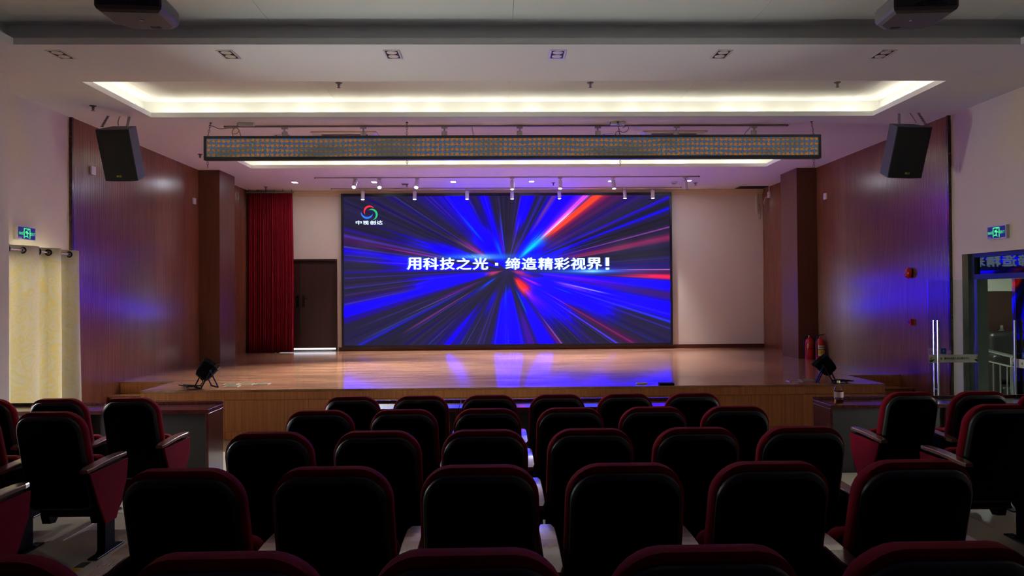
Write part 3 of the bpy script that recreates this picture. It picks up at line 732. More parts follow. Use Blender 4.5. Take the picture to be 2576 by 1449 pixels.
hw = (BX1 - BX0) / 2; hh = BZ1 - BZ0; t = 0.035
b = MB(); b.box(-hw, hw, 0, 0.09, 0, t + 0.008); b.box(-hw, hw, 0, 0.09, hh - t, hh); b.box(-hw, -hw + t, 0, 0.09, t, hh - t); b.box(hw - t, hw, 0, 0.09, t, hh - t); b.box(-hw + 0.01, hw - 0.01, 0.06, 0.085, t, hh - t)
b.obj('frame', mat('banner_frame', (26, 28, 36), 0.45), bn)
b = MB(); b.box(-hw + t, hw - t, 0.015, 0.03, t + 0.008, hh - t); b.obj('display_panel', banner_mat(), bn)
def chain(p0, p1, name='chain', parent=None, label=None, link=0.045, r=0.012):
    p0 = Vector(p0); p1 = Vector(p1); d = p1 - p0; n = max(2, int(d.length / (link * 0.72)))
    b = MB(); q = d.to_track_quat('Z', 'Y').to_matrix()
    for i in range(n):
        c_ = p0 + d * ((i + 0.5) / n)
        Mx = (q @ Matrix.Rotation(PI / 2 * (i % 2), 3, 'Z') @ Matrix.Rotation(PI / 2, 3, 'X')) @ Matrix.Diagonal((1.0, 1.0 * link / (2 * r) * 0.9, 1.0))
        V = Mx.to_4x4(); 
        # long link
        rs_ = []
        b.torus(c_, r, 0.0032, mtx=V, n=10, k=5)
    return b.obj(name, M_CHAIN, parent, smooth=True)
for i, (x, lab) in enumerate(((-4.10, 'far left'), (-1.29, 'middle left'), (1.76, 'middle right'), (4.60, 'far right'))):
    o = empty('hanging_chain', (x, BY + 0.115, HC)); tag(o, 'short steel chain holding the ticker display at its %s end' % lab if 'far' in lab else 'short steel chain holding the ticker display, %s one' % lab, 'chain', 'chains of the ticker display')
    dx = (-0.035, 0.0, 0.03, 0.02)[i]
    ch = chain((0, 0.02, 0), (dx, 0, BZ1 - HC + 0.004), 'chain_links', o)
    ch2 = chain((dx, 0, BZ0 - HC - 0.003), (dx, 0, BZ0 - HC - (0.09, .06, .08, .12)[i]), 'chain_end', o)
    b = MB(); b.lathe([(0.004, -0.02), (0.016, -0.018), (0.016, -0.001), (0.004, -0.001)], 10, Matrix.Translation((0, 0.02, 0))); b.obj('ceiling_hook', M_CHAIN, o)

# cables and adapter boxes above the banner
def cable(name, pts, r, m, label, cat='cable'):
    b = MB(); P = [Vector(p) for p in pts]; out = []
    for i in range(len(P) - 1):
        p0 = P[max(i - 1, 0)]; p1 = P[i]; p2 = P[i + 1]; p3 = P[min(i + 2, len(P) - 1)]
        for k in range(6):
            t = k / 6
            out.append(0.5 * ((2 * p1) + (-p0 + p2) * t + (2 * p0 - 5 * p1 + 4 * p2 - p3) * t * t + (-p0 + 3 * p1 - 3 * p2 + p3) * t ** 3))
    out.append(P[-1]); b.tube(out, r, 6)
    o = b.obj(name, m, smooth=True)
    return tag(o, label, cat)
YC = 10.33
q = lambda x, y, yy=YC: tuple(at_y(x, y, yy))
cable('cable', [q(526, 316), q(537, 318), q(548, 323), q(560, 324), q(575, 322), q(592, 321), (at_y(592, 321, YC).x + .02, YC + .03, HC - .03)], 0.006, M_GREYC, 'pale cable sagging from the left chain of the ticker display to a box')
cable('cable', [q(586, 342), q(584, 332), q(590, 322), q(600, 325), q(600, 332), q(592, 337), q(584, 334), q(588, 325), q(596, 321), q(602, 330), q(606, 342)], 0.006, M_YELLOWC, 'yellow cable coiled above the left end of the ticker display')
cable('cable', [q(1188, 320, 10.5), q(1189, 328, 10.45), q(1192, 338, 10.4), q(1193, 344, 10.33)], 0.011, M_WHITE, 'white cable dropping behind the middle of the ticker display')
cable('cable', [q(1566, 322), q(1578, 317), q(1581, 325), q(1570, 333), q(1555, 330), q(1548, 336), q(1550, 342)], 0.005, M_GREYC, 'grey cable looped beside the middle right chain of the ticker display')
cable('cable', [q(1884, 315, 10.5), q(1886, 322), q(1878, 330), q(1873, 338)], 0.005, M_GREYC, 'pale cable by the last spotlight above the ticker display')
for (px0, px1, lab) in ((600, 640, 'left'), (1536, 1572, 'right')):
    p0 = at_z(px0, 321, HC); p1 = at_z(px1, 321, HC); yy = 10.36
    x0 = at_y(px0, 321, yy).x; x1 = at_y(px1, 321, yy).x
    o = empty('power_adapter', ((x0 + x1) / 2, yy, HC)); tag(o, 'small white power box on the ceiling above the %s part of the ticker display' % lab, 'power box')
    h = (x1 - x0) / 2; b = MB(); b.bbox(-h, h, -0.03, 0.03, -0.045, -0.001, 0.004, 1); b.obj('case', M_WHITEM, o)
    b = MB(); b.bbox(-h - 0.012, -h - 0.0005, -0.02, 0.02, -0.04, -0.004, 0.003, 1); b.obj('end_cap', M_GREYP, o)

# ================================================================ TRACK LIGHTS
M_LENS = emis('spot_lens', (225, 235, 255), 18); M_LENSD = emis('spot_lens_dim', (225, 235, 255), 5.0); M_LENSOFF = mat('spot_lens_off', (120, 120, 120), 0.2)
M_TRACK = mat('track_enamel', (176, 168, 172), 0.4); M_TRACKG = mat('track_enamel_grey', (150, 142, 146), 0.45)
def track(name, x0, x1, y, label, m=M_TRACK):
    o = empty(name, ((x0 + x1) / 2, y, HC)); tag(o, label, 'lighting track'); h = (x1 - x0) / 2
    b = MB(); b.bbox(-h, h, -0.018, 0.018, -0.022, -0.001, 0.003, 1); b.obj('rail', m, o)
    b = MB(); b.box(-h - 0.02, -h, -0.019, 0.019, -0.024, -0.001); b.obj('end_cap', M_GREYP, o)
    b = MB(); b.box(h, h + 0.02, -0.019, 0.019, -0.024, -0.001); b.obj('end_cap', M_GREYP, o)
track('lighting_track', -3.97, 4.32, 10.55, 'grey ceiling track just behind the ticker display', M_TRACKG)
track('lighting_track', -3.83, 4.31, 15.17, 'white ceiling track in front of the stage screen, nearer one')
track('lighting_track', -3.84, 4.32, 16.72, 'white ceiling track close to the stage back wall')
def spot(x, y, L, r, tilt, lens, label, group, power, flip=0):
    o = empty('track_spotlight', (x, y, HC - 0.022)); tag(o, label, 'spotlight', group)
    b = MB(); b.bbox(-0.045, 0.045, -0.017, 0.017, -0.028, -0.0005, 0.003, 1); b.obj('adapter', M_WHITEM, o)
    b = MB(); b.lathe([(0.012, -0.06), (0.012, -0.0285)], 10); b.obj('stem', M_WHITEM, o, smooth=True)
    rot = Matrix.Translation((0, 0, -0.06)) @ Euler(tilt, 'XYZ').to_matrix().to_4x4()
    b = MB(); b.lathe([(0.02, 0.0), (r * .93, -0.004), (r, -0.012), (r, -L), (r * .9, -L), (r * .84, -L + .025), (0.01, -L + .03)], 22, rot); b.obj('lamp_head', M_WHITEM, o, smooth=True)
    b = MB(); b.lathe([(0.005, -L - .004), (r * .5, -L - .002), (r * .88, -L + .006), (r * .8, -L + .02), (0.005, -L + .02)], 20, rot); b.obj('lens', lens, o, smooth=True)
    if power > 0:
        d = bpy.data.lights.new('spot_beam', 'SPOT'); d.energy = power; d.spot_size = R(70); d.spot_blend = 0.8; d.color = (0.92, 0.95, 1.0); d.shadow_soft_size = 0.04
        s_ = bpy.data.objects.new('spot_beam', d); COL.objects.link(s_); s_.parent = o
        s_.matrix_local = rot @ Matrix.Translation((0, 0, -L - 0.02))
for i, px in enumerate((715, 914, 1118, 1307, 1503, 1700, 1893)):
    x = at_z(px, 316, HC).x
    spot(x, 10.55, 0.17, 0.042, (R(12), R([-6, 3, 2, 0, -4, 3, 5][i]), 0), M_LENSOFF, 'unlit white spotlight %s on the track behind the ticker display' % ('leftmost', 'second from the left', 'third from the left', 'in the middle', 'third from the right', 'second from the right', 'rightmost')[i], 'spotlights behind the ticker display', 0)
for i, px in enumerate((894, 954, 1050, 1288, 1408, 1540, 1719)):
    x = at_z(px, 446, HC).x; brt = i < 3
    tl = [(R(-42), R(4), 0), (R(-38), R(-9), 0), (R(-38), R(4), 0), (R(-14), 0, 0), (R(-20), R(2), 0), (R(-16), R(-3), 0), (R(6), R(-6), 0)][i]
    spot(x, 15.17, 0.2, 0.043, (tl[0], tl[1], 0), M_LENS if brt else (M_LENSD if i < 6 else M_LENSOFF), ('glaring white spotlight, leftmost on the nearer stage track', 'glaring white spotlight, second from the left on the nearer stage track', 'glaring white spotlight, third from the left on the nearer stage track', 'white spotlight in the middle of the nearer stage track', 'white spotlight, third from the right on the nearer stage track', 'white spotlight, second from the right on the nearer stage track', 'unlit white spotlight at the right end of the nearer stage track')[i], 'spotlights on the nearer stage track', (470, 470, 470, 350, 350, 350, 0)[i])
for i, px in enumerate((912, 1043, 1175, 1288, 1406, 1569, 1638)):
    x = at_z(px, 473, HC).x
    spot(x, 16.72, 0.19, 0.043, (R(-8), 0, 0), M_LENSD, 'glowing white spotlight, %s on the rear stage track' % ('leftmost', 'second from the left', 'third from the left', 'in the middle', 'third from the right', 'second from the right', 'rightmost')[i], 'spotlights close to the stage back wall', 210)

# ================================================================ RECESSED DOWNLIGHTS
def downlight(x, y, w, d, label, group, lit=0.0, big=True):
    o = empty('recessed_downlight', (x, y, HC)); tag(o, label, 'ceiling light', group)
    f = 0.016
    b = MB(); b.box(-w, w, -d, -d + f, -0.006, -0.0005); b.box(-w, w, d - f, d, -0.006, -0.0005); b.box(-w, -w + f, -d + f, d - f, -0.006, -0.0005); b.box(w - f, w, -d + f, d - f, -0.006, -0.0005)
    b.obj('frame', M_WHITEM, o)
    if big:
        b = MB(); b.box(-w + f, w - f, -d + f, d - f, -0.0025, -0.0006); b.obj('box_inside', mat('downlight_inside', (24, 22, 22), 0.7), o)
        for s_ in (-1, 1):
            b = MB(); r = (w - f) * .8
            b.lathe([(r * .2, -0.012), (r * .7, -0.011), (r, -0.006), (r, -0.003), (0.005, -0.003)], 20, Matrix.Translation((0, s_ * (d - f) / 2, 0)))
            b.obj('lamp', mat('lamp_reflector', (214, 205, 192), 0.35), o, smooth=True)
    else:
        b = MB(); b.box(-w + f, w - f, -d + f, d - f, -0.004, -0.0006); b.obj('lamp', emis('downlight_glow', (226, 236, 255), 7 * lit), o)
        if lit: area_light('downlight_beam', (x, y, HC - 0.012), (0, 0, 0), w * 1.6, d * 1.6, 3 * lit, (0.9, 0.95, 1.0))
pos6 = ('leftmost', 'second from the left', 'third from the left', 'third from the right', 'second from the right', 'rightmost')
for i, x in enumerate((-4.47, -2.76, -1.07, 0.64, 2.36, 4.07)):
    downlight(x, 7.42, 0.082, 0.135, 'unlit twin downlight in the nearest ceiling band, %s of six' % pos6[i], 'twin downlights in the near ceiling band')
for i, x in enumerate((-3.33, 1.78)):
    downlight(x, 11.2, 0.12, 0.075, 'unlit recessed downlight just above the ticker display, %s' % ('left one' if i == 0 else 'right one'), 'downlights above the ticker display', 0)
for i, x in enumerate((-4.44, -2.70, -0.96, 0.77, 2.53, 4.26)):
    downlight(x, 15.80, 0.068, 0.10, 'lit recessed downlight over the stage, %s of six' % pos6[i], 'lit downlights over the stage', 1.0, big=False)

# sprinklers, smoke detector, air-conditioning cassettes, dark hatch
M_SPR = mat('sprinkler_metal', (96, 84, 82), 0.4, metal=0.6)
def sprinkler(x, y, z, label):
    o = empty('sprinkler', (x, y, z)); tag(o, label, 'sprinkler', 'ceiling sprinklers')
    b = MB(); b.lathe([(0.008, -0.008), (0.036, -0.008), (0.045, -0.0005), (0.008, -0.0005)], 16); b.obj('rosette', M_SPR, o, smooth=True)
    b = MB(); b.lathe([(0.006, -0.06), (0.009, -0.03), (0.013, -0.008)], 10); b.tube([(-0.016, 0, -0.01), (-0.018, 0, -0.035), (0, 0, -0.06)], 0.003, 5); b.tube([(0.016, 0, -0.01), (0.018, 0, -0.035), (0, 0, -0.06)], 0.003, 5)
    b.lathe([(0.004, -0.066), (0.024, -0.064), (0.024, -0.061), (0.004, -0.06)], 12); b.obj('spray_head', M_SPR, o, smooth=True)
for x, y, z, l in ((-2.04, 9.3, HC2, 'left'), (1.23, 9.3, HC2, 'middle'), (4.49, 9.3, HC2, 'right')): sprinkler(x, y, z, 'small sprinkler in the lit ceiling recess over the seats, %s one' % l)
for x, y, l in ((-5.26, 9.42, 'beside the left loudspeaker'), (-5.2, 12.64, 'left of the ticker display'), (-5.28, 16.44, 'near the red stage curtain'), (-2.02, 16.1, 'between the left stage spotlights'), (1.27, 16.0, 'between the middle stage spotlights'), (4.5, 16.1, 'right of the stage tracks')):
    sprinkler(x, y, HC, 'small sprinkler on the ceiling ' + l)
for x, y, l in ((3.99, 16.0, 'right of the stage spotlights'), (-2.07, 16.0, 'left of the screen middle')):
    o = empty('smoke_detector', (x, y, HC)); tag(o, 'small white smoke detector on the stage ceiling, ' + l, 'smoke detector')
    b = MB(); b.lathe([(0.01, -0.045), (0.04, -0.043), (0.05, -0.03), (0.05, -0.02)], 20); b.obj('sensor', M_GREYP, o, smooth=True)
    b = MB(); b.lathe([(0.05, -0.0195), (0.06, -0.012), (0.06, -0.0005), (0.01, -0.0005)], 20); b.obj('base', M_WHITE, o, smooth=True)
M_ACI = mat('vent_dark', (40, 34, 34), 0.7)
for x, l in ((-2.33, 'left'), (2.75, 'right')):
    o = empty('ceiling_cassette', (x, 11.42, HC)); tag(o, 'white square air-conditioning unit in the ceiling above the %s half of the ticker display' % l, 'air conditioner')
    a = 0.5
    b = MB()
    pts = [(-a, -0.002), (-a + .03, -0.02), (a - .03, -0.02), (a, -0.002)]
    b.rings([[(sx * r, sy * r, z) for sx, sy in ((-1, -1), (1, -1), (1, 1), (-1, 1))] for r, z in ((a, -0.001), (a, -0.012), (a - .05, -0.03))], cap0=True, cap1=True)
    b.obj('panel', M_WHITEM, o)
    for rz in range(4):
        b = MB(); b.bbox(-a + .15, a - .15, -a + .065, -a + .125, -0.034, -0.0302, 0.001, 1, Matrix.Rotation(PI / 2 * rz, 4, 'Z')); b.obj('air_slot', M_ACI, o)
    b = MB(); b.bbox(-a + .19, a - .19, -a + .19, a - .19, -0.038, -0.0302, 0.002, 1); b.obj('intake_grille', M_GREYP, o)
o = empty('ceiling_hatch', (6.02, 16.75, HC)); tag(o, 'dark open service slot in the ceiling at the far right corner of the stage', 'hatch')
b = MB(); b.bbox(-0.33, 0.36, -0.12, 0.22, -0.012, -0.0005, 0.003, 1); b.obj('frame', mat('hatch_rim', (70, 60, 58), 0.6), o)
b = MB()
for k in range(7): b.box(-0.30, 0.33, -0.1 + k * .044, -0.1 + k * .044 + .02, -0.018, -0.0125)
g_ = b.obj('louvre', mat('hatch_dark', (22, 20, 20), 0.8), o); g_['kind'] = 'stuff'

# ================================================================ LOUDSPEAKERS
M_GRILL = mat('speaker_grille', (13, 13, 15), 0.75, var=0.25, scale=300, bump=0.8, bscale=700)
M_CAB = mat('speaker_cabinet', (62, 62, 72), 0.55, bump=0.4, bscale=500, spec=0.4)
M_SPTOP = mat('speaker_cabinet_top', (62, 62, 72), 0.55, bump=0.4, bscale=500)
M_BADGE = mat('speaker_badge', (190, 176, 60), 0.4)
def speaker(name, F, depth, sgn, label):
    """F: four front corners (tl,tr,br,bl) in world; cabinet narrows towards the back"""
    tl, tr, br, bl = F
    c0 = (tl + tr + br + bl) / 4
    ux = ((tr - tl) + (br - bl)).normalized(); uz = ((tl - bl) + (tr - br)).normalized(); uz = (uz - ux * uz.dot(ux)).normalized(); uy = uz.cross(ux)
    w = ((tr - tl).length + (br - bl).length) / 4; h = ((tl - bl).length + (tr - br).length) / 4
    o = empty(name, c0); o.rotation_euler = Matrix((ux, uy, uz)).transposed().to_euler(); tag(o, label, 'loudspeaker', 'hanging loudspeakers')
    n = 9
    def outline(wf, wb, y0, y1, z):
        p = []
        for i in range(n): p.append((-wf + 2 * wf * i / (n - 1), y0 - 0.035 * (1 - (2 * i / (n - 1) - 1) ** 2), z))
        p += [(wb, y1, z), (-wb, y1, z)]
        return p
    b = MB(); b.rings([outline(w, w * .72, 0.0, depth, z) for z in (-h, -h + .004, h - .004, h)]); b.obj('cabinet', M_CAB, o)
    g = MB(); 
    fr = [[(-w + .006 + 2 * (w - .006) * i / (n - 1), -0.004 - yy - 0.035 * (1 - (2 * i / (n - 1) - 1) ** 2), z) for i in range(n)] for yy, z in ((0.0, -h + .006),)]
    def prof(z, yy): return [(-w + .006 + 2 * (w - .006) * i / (n - 1), -yy - 0.035 * (1 - (2 * i / (n - 1) - 1) ** 2), z) for i in range(n)]
    ring = lambda z: prof(z, 0.014) + prof(z, 0.001)[::-1]
    g.rings([ring(z) for z in (-h + .006, h - .006)]); g.obj('grille', M_GRILL, o)
    # small badge near the foot of the grille
    bd = MB(); yb = -0.035 - 0.0165
    bd.box(-.034, .034, yb, yb + .003, -h + .058, -h + .086); bd.obj('badge', mat('badge_back', (30, 30, 20), 0.5), o)
    for k, u0 in enumerate((-.031, -.009, .012)):
        q = MB()
        if k == 0: q.box(u0, u0 + .018, yb - .002, yb, -h + .061, -h + .083)
        elif k == 1: 
            q.box(u0, u0 + .006, yb - .002, yb, -h + .061, -h + .083); q.box(u0 + .006, u0 + .018, yb - .002, yb, -h + .077, -h + .083); q.box(u0 + .006, u0 + .018, yb - .002, yb, -h + .061, -h + .067)
        else:
            q.box(u0, u0 + .018, yb - .002, yb, -h + .078, -h + .083); q.box(u0 + .012, u0 + .018, yb - .002, yb, -h + .061, -h + .078); q.box(u0, u0 + .012, yb - .002, yb, -h + .061, -h + .066)
        q.obj('badge_mark', M_BADGE, o)
    return o, w, h
FL = [at_y(240, 326, 9.42), at_y(325, 325, 9.42), at_y(347, 455, 9.65), at_y(266, 455, 9.67)]
spL, wL, hL = speaker('loudspeaker', FL, 0.32, 1, 'black loudspeaker hung on chains from the ceiling, left one')
FR_ = [at_y(2256, 319, 9.42), at_y(2343, 319, 9.42), at_y(2319, 449, 9.67), at_y(2234, 446, 9.65)]
spR, wR, hR = speaker('loudspeaker', FR_, 0.32, -1, 'black loudspeaker hung on chains from the ceiling, right one')
for nm, tops, bots, lab in (('L', [at_z(272, 292, HC), at_z(325, 294, HC)], [at_y(256, 319, 9.40), at_y(320, 320, 9.40)], 'left'),
                            ('R', [at_z(2262, 286, HC), at_z(2310, 284, HC)], [at_y(2262, 312, 9.40), at_y(2328, 312, 9.40)], 'right')):
    for k in range(2):
        o = empty('speaker_chain', tops[k]); tag(o, '%s chain holding the %s loudspeaker' % ((('outer', 'inner') if lab == 'left' else ('inner', 'outer'))[k], lab), 'chain', 'chains of the loudspeakers')
        chain((0, 0, 0), bots[k] - tops[k], 'chain_links', o, link=0.06, r=0.017)
    a = (tops[0] + tops[1]) / 2; bq = (bots[0] + bots[1]) / 2
    cable('speaker_cable', [a + Vector((0.02, 0.0, 0)), (a + bq) / 2 + Vector((0.03, -0.02, 0.0)), bq + Vector((0.05, 0.0, 0.02))], 0.007, M_GREYC, 'cable dropping into the top of the %s loudspeaker' % lab)

# ================================================================ PROJECTORS
M_PROJ = mat('projector_case', (118, 110, 106), 0.4, var=0.03); M_PROJB = mat('projector_back', (60, 54, 58), 0.5)
def projector(loc, rz, label, mir=1):
    o = empty('projector', loc, rz); tag(o, label, 'projector', 'ceiling projectors')
    w, d, h = 0.20, 0.34, 0.115
    def rr(s, z, cut=0.05):
        a, dd = w - s, d
        return [(-a + 0.0, 0 + s, z), (a, 0 + s, z), (a + 0.0, dd - cut - s, z), (a - cut, dd - s, z), (-a + cut * 1.6, dd - s, z), (-a, dd - cut * 1.6 - s, z)]
    b = MB(); b.rings([rr(0.03, 0.0), rr(0.008, 0.012), rr(0.0, 0.03), rr(0.0, h - .02), rr(0.01, h)]); b.obj('case', M_PROJ, o, smooth=False)
    b = MB(); b.bbox(-w + .012, w - .012, -0.004, -0.0005 + .004, 0.034, h - .012, 0.002, 1); b.obj('socket_panel', M_PROJB, o)
    b = MB()
    for k in range(7): b.box(-.06 + k * .028, -.06 + k * .028 + .016, -0.008, -0.0045, 0.045, 0.054)
    for k in range(3): b.box(.01 + k * .035, .01 + k * .035 + .024, -0.008, -0.0045, 0.064, 0.076)
    s_ = b.obj('sockets', mat('socket_black', (12, 12, 12), 0.5), o)
    b = MB(); b.lathe([(0.01, 0), (0.006, 0.02)], 10, Matrix.Translation((-0.0 + 0.02 * mir, 0.15, -0.004))); b.obj('foot', M_WHITEM, o)
    b = MB(); b.box(0.06 * mir - .03, 0.06 * mir + .03, d - .075, d - .05, -0.0025, 0.002); b.obj('latch', M_PROJB, o)
    b = MB(); b.lathe([(0.035, 0), (0.035, 0.025), (0.03, 0.026)], 18, Matrix.Translation((-0.08 * mir, d - 0.01, h * .5)) @ Matrix.Rotation(-PI / 2, 4, 'X')); b.obj('lens', mat('projector_lens', (10, 10, 16), 0.1), o, smooth=True)
    b = MB(); b.bbox(-.07, .07, .1, .24, h + .001, h + .03, 0.003, 1); b.lathe([(0.024, h + .03), (0.024, HC2 - loc[2] - 0.01), (0.06, HC2 - loc[2] - 0.01), (0.06, HC2 - loc[2] - 0.001)], 14, Matrix.Translation((0, .17, 0))); b.obj('ceiling_mount', M_GREYP, o, smooth=False)
    for k, (x0, z0, xe) in enumerate(((-.03, .05, -.08), (.03, .07, .0), (.06, .07, .03), (.1, .08, .2))):
        b = MB(); b.tube([(x0, -0.008, z0), (x0 - .005, -0.04, z0 + .01), ((x0 + xe) / 2, -0.05, z0 + .06), (xe, -0.02, h + .05), (xe * .5, .08, h + .12), (xe * .2 + .03, .15, h + .35)], 0.0055, 6); b.obj('cable', M_BLACKC, o, smooth=True)
    return o
projector((-2.27, 4.45, 3.80), R(4), 'white projector hung from the upper ceiling, left one', 1)
projector((2.72, 4.45, 3.80), R(-4), 'white projector hung from the upper ceiling, right one', -1)

# ================================================================ LEFT WINDOW AND CURTAIN
wf = MB(); yy0, yy1 = wy0, wy1
for (a, b_, c_, d_) in ((yy0, yy0 + .05, wz0, wz1), (yy1 - .05, yy1, wz0, wz1), (yy0 + .05, yy1 - .05, wz0, wz0 + .05), (yy0 + .05, yy1 - .05, wz1 - .05, wz1), ((yy0 + yy1) / 2 - .03, (yy0 + yy1) / 2 + .03, wz0 + .05, wz1 - .05)):
    wf.box(XL - .14, XL - .08, a, b_, c_, d_)
win = struct(wf.obj('window_1', M_ALU), 'aluminium window behind the gold curtain')
for a, b_ in ((yy0 + .05, (yy0 + yy1) / 2 - .03), ((yy0 + yy1) / 2 + .03, yy1 - .05)):
    b = MB(); b.box(XL - .115, XL - .109, a, b_, wz0 + .05, wz1 - .05); b.obj('window_pane', M_GLASS, win)
wf = MB()  # right window added out of view to bring in fill daylight
for (a, b_, c_, d_) in ((vy0, vy0 + .05, vz0, vz1), (vy1 - .05, vy1, vz0, vz1), (vy0 + .05, vy1 - .05, vz0, vz0 + .05), (vy0 + .05, vy1 - .05, vz1 - .05, vz1)):
    wf.box(XR + .08, XR + .14, a, b_, c_, d_)
win2 = struct(wf.obj('window_added_right', M_ALU), 'added aluminium window in the right wall, out of view, for fill daylight')
b = MB(); b.box(XR + .109, XR + .115, vy0 + .05, vy1 - .05, vz0 + .05, vz1 - .05); b.obj('window_pane', M_GLASS, win2)
wf = MB()  # narrow left window, also added unseen to lift the ambient light
for (a, b_, c_, d_) in ((6.85, 6.85 + .05, vz0, vz1), (7.25 - .05, 7.25, vz0, vz1), (6.85 + .05, 7.25 - .05, vz0, vz0 + .05), (6.85 + .05, 7.25 - .05, vz1 - .05, vz1)):
    wf.box(XL - .14, XL - .08, a, b_, c_, d_)
win3 = struct(wf.obj('window_added_left', M_ALU), 'added aluminium window in the left wall, out of view, for fill daylight')
b = MB(); b.box(XL - .115, XL - .109, 6.85 + .05, 7.25 - .05, vz0 + .05, vz1 - .05); b.obj('window_pane', M_GLASS, win3)
def damask():
    m = bpy.data.materials.new('gold_damask'); m.use_nodes = True; nt = m.node_tree; L = nt.links
    b = nt.nodes['Principled BSDF']; out = nt.nodes['Material Output']
    tc = nt.nodes.new('ShaderNodeTexCoord'); at2 = nt.nodes.new('ShaderNodeAttribute'); at2.attribute_name = 'flat'
    mp = nt.nodes.new('ShaderNodeMapping'); mp.inputs['Scale'].default_value = (1, 1, 1); L.new(at2.outputs['Vector'], mp.inputs[0])
    w1 = nt.nodes.new('ShaderNodeTexWave'); w1.wave_type = 'RINGS'; w1.rings_direction = 'SPHERICAL'; w1.inputs['Scale'].default_value = 8; w1.inputs['Distortion'].default_value = 0.0
    n = nt.nodes.new('ShaderNodeTexNoise'); n.inputs['Scale'].default_value = 4.5; n.inputs['Detail'].default_value = 0.5; L.new(mp.outputs[0], n.inputs['Vector'])
    vo = nt.nodes.new('ShaderNodeTexVoronoi'); vo.inputs['Scale'].default_value = 6.2; vo.inputs['Randomness'].default_value = 0.75
    mixv = nt.nodes.new('ShaderNodeVectorMath'); mixv.operation = 'ADD'; sc = nt.nodes.new('ShaderNodeVectorMath'); sc.operation = 'SCALE'; sc.inputs['Scale'].default_value = 0.3
    L.new(n.outputs['Color'], sc.inputs[0]); L.new(mp.outputs[0], mixv.inputs[0]); L.new(sc.outputs[0], mixv.inputs[1]); L.new(mixv.outputs[0], vo.inputs['Vector'])
    mth = nt.nodes.new('ShaderNodeMath'); mth.operation = 'MULTIPLY'; mth.inputs[1].default_value = 20; L.new(vo.outputs['Distance'], mth.inputs[0])
    sn_ = nt.nodes.new('ShaderNodeMath'); sn_.operation = 'SINE'; L.new(mth.outputs[0], sn_.inputs[0])
    mr = nt.nodes.new('ShaderNodeMapRange'); mr.inputs[1].default_value = 0.1; mr.inputs[2].default_value = 0.35; L.new(sn_.outputs[0], mr.inputs[0])
    mx = nt.nodes.new('ShaderNodeMix'); mx.data_type = 'RGBA'; L.new(mr.outputs[0], mx.inputs[0])
    mx.inputs[6].default_value = (*s2l((206, 198, 180)), 1); mx.inputs[7].default_value = (*s2l((208, 194, 152)), 1)
    L.new(mx.outputs[2], b.inputs['Base Color']); b.inputs['Roughness'].default_value = 0.6
    tr = nt.nodes.new('ShaderNodeBsdfTranslucent'); L.new(mx.outputs[2], tr.inputs[0])
    ms = nt.nodes.new('ShaderNodeMixShader'); ms.inputs[0].default_value = 0.16
    L.new(b.outputs[0], ms.inputs[1]); L.new(tr.outputs[0], ms.inputs[2]); L.new(ms.outputs[0], out.inputs[0])
    return m
CX = -5.75
cur = empty('window_curtain', (CX, 9.1, 0.2)); tag(cur, 'gold patterned curtain on eyelets over the left window', 'curtain')
def pleated(width_pts, z0, z1, amp_f, nz, name, m, parent, origin, axis, thick=0.0, flare=None):
    """width_pts list of (s, offset) ; axis 'y' runs along Y with offset in X, 'x' runs along X with offset in Y"""
    b = MB(); n = len(width_pts); V = []
    for j in range(nz + 1):
        t = j / nz; z = z0 + (z1 - z0) * t; row = []
        for i, (s_, o_) in enumerate(width_pts):
            k = amp_f(t, i / (n - 1)); ss = s_ if flare is None else flare(s_, t)
            p = (o_ * k, ss, z) if axis == 'y' else (ss, o_ * k, z)
            row.append(b.bm.verts.new(p))
        V.append(row)
    for j in range(nz):
        for i in range(n - 1): b.bm.faces.new((V[j][i], V[j][i + 1], V[j + 1][i + 1], V[j + 1][i]))
    arc = [0]
    for i in range(1, n): arc.append(arc[-1] + math.hypot(width_pts[i][0] - width_pts[i - 1][0], width_pts[i][1] - width_pts[i - 1][1]))
    bmesh.ops.recalc_face_normals(b.bm, faces=b.bm.faces)
    me = bpy.data.meshes.new(name); b.bm.to_mesh(me); b.bm.free(); me.materials.append(m)
    at_ = me.attributes.new('flat', 'FLOAT_VECTOR', 'POINT'); k = 0
    for j in range(nz + 1):
        for i in range(n):
            at_.data[k].vector = (arc[i], z0 + (z1 - z0) * j / nz, 0); k += 1
    me.polygons.foreach_set('use_smooth', [True] * len(me.polygons))
    o = bpy.data.objects.new(name, me); COL.objects.link(o); o.parent = parent
    return o
gy = [8.52, 8.78, 9.09, 9.28, 9.50, 9.72]
pts = []
N = 220; ya, yb = 8.34, 9.86
def phase(y):     # grommets lie where the cloth crosses the rod
    ks = [8.26] + gy + [9.97]
    for i in range(len(ks) - 1):
        if ks[i] <= y <= ks[i + 1]: return i + (y - ks[i]) / (ks[i + 1] - ks[i])
    return 0
for i in range(N + 1):
    y = ya + (yb - ya) * i / N; pts.append((y - 9.1 - 0.010 * math.sin(2 * PI * phase(y)), 0.072 * math.sin(PI * phase(y)) + 0.004 * math.sin(y * 41)))
cl = pleated(pts, 0.0, 2.47, lambda t, u: 1.15 - 0.25 * t + 0.2 * math.sin(u * 9 + t * 2), 14, 'cloth', damask(), cur, None, 'y')
sm = cl.modifiers.new('t', 'SOLIDIFY'); sm.thickness = 0.003
b = MB(); b.tube([(0, ya - 9.1 - .15, 2.41), (0, yb - 9.1 + .08, 2.41)], 0.013, 10)
b.obj('curtain_rod', M_CHROME, cur, smooth=True)
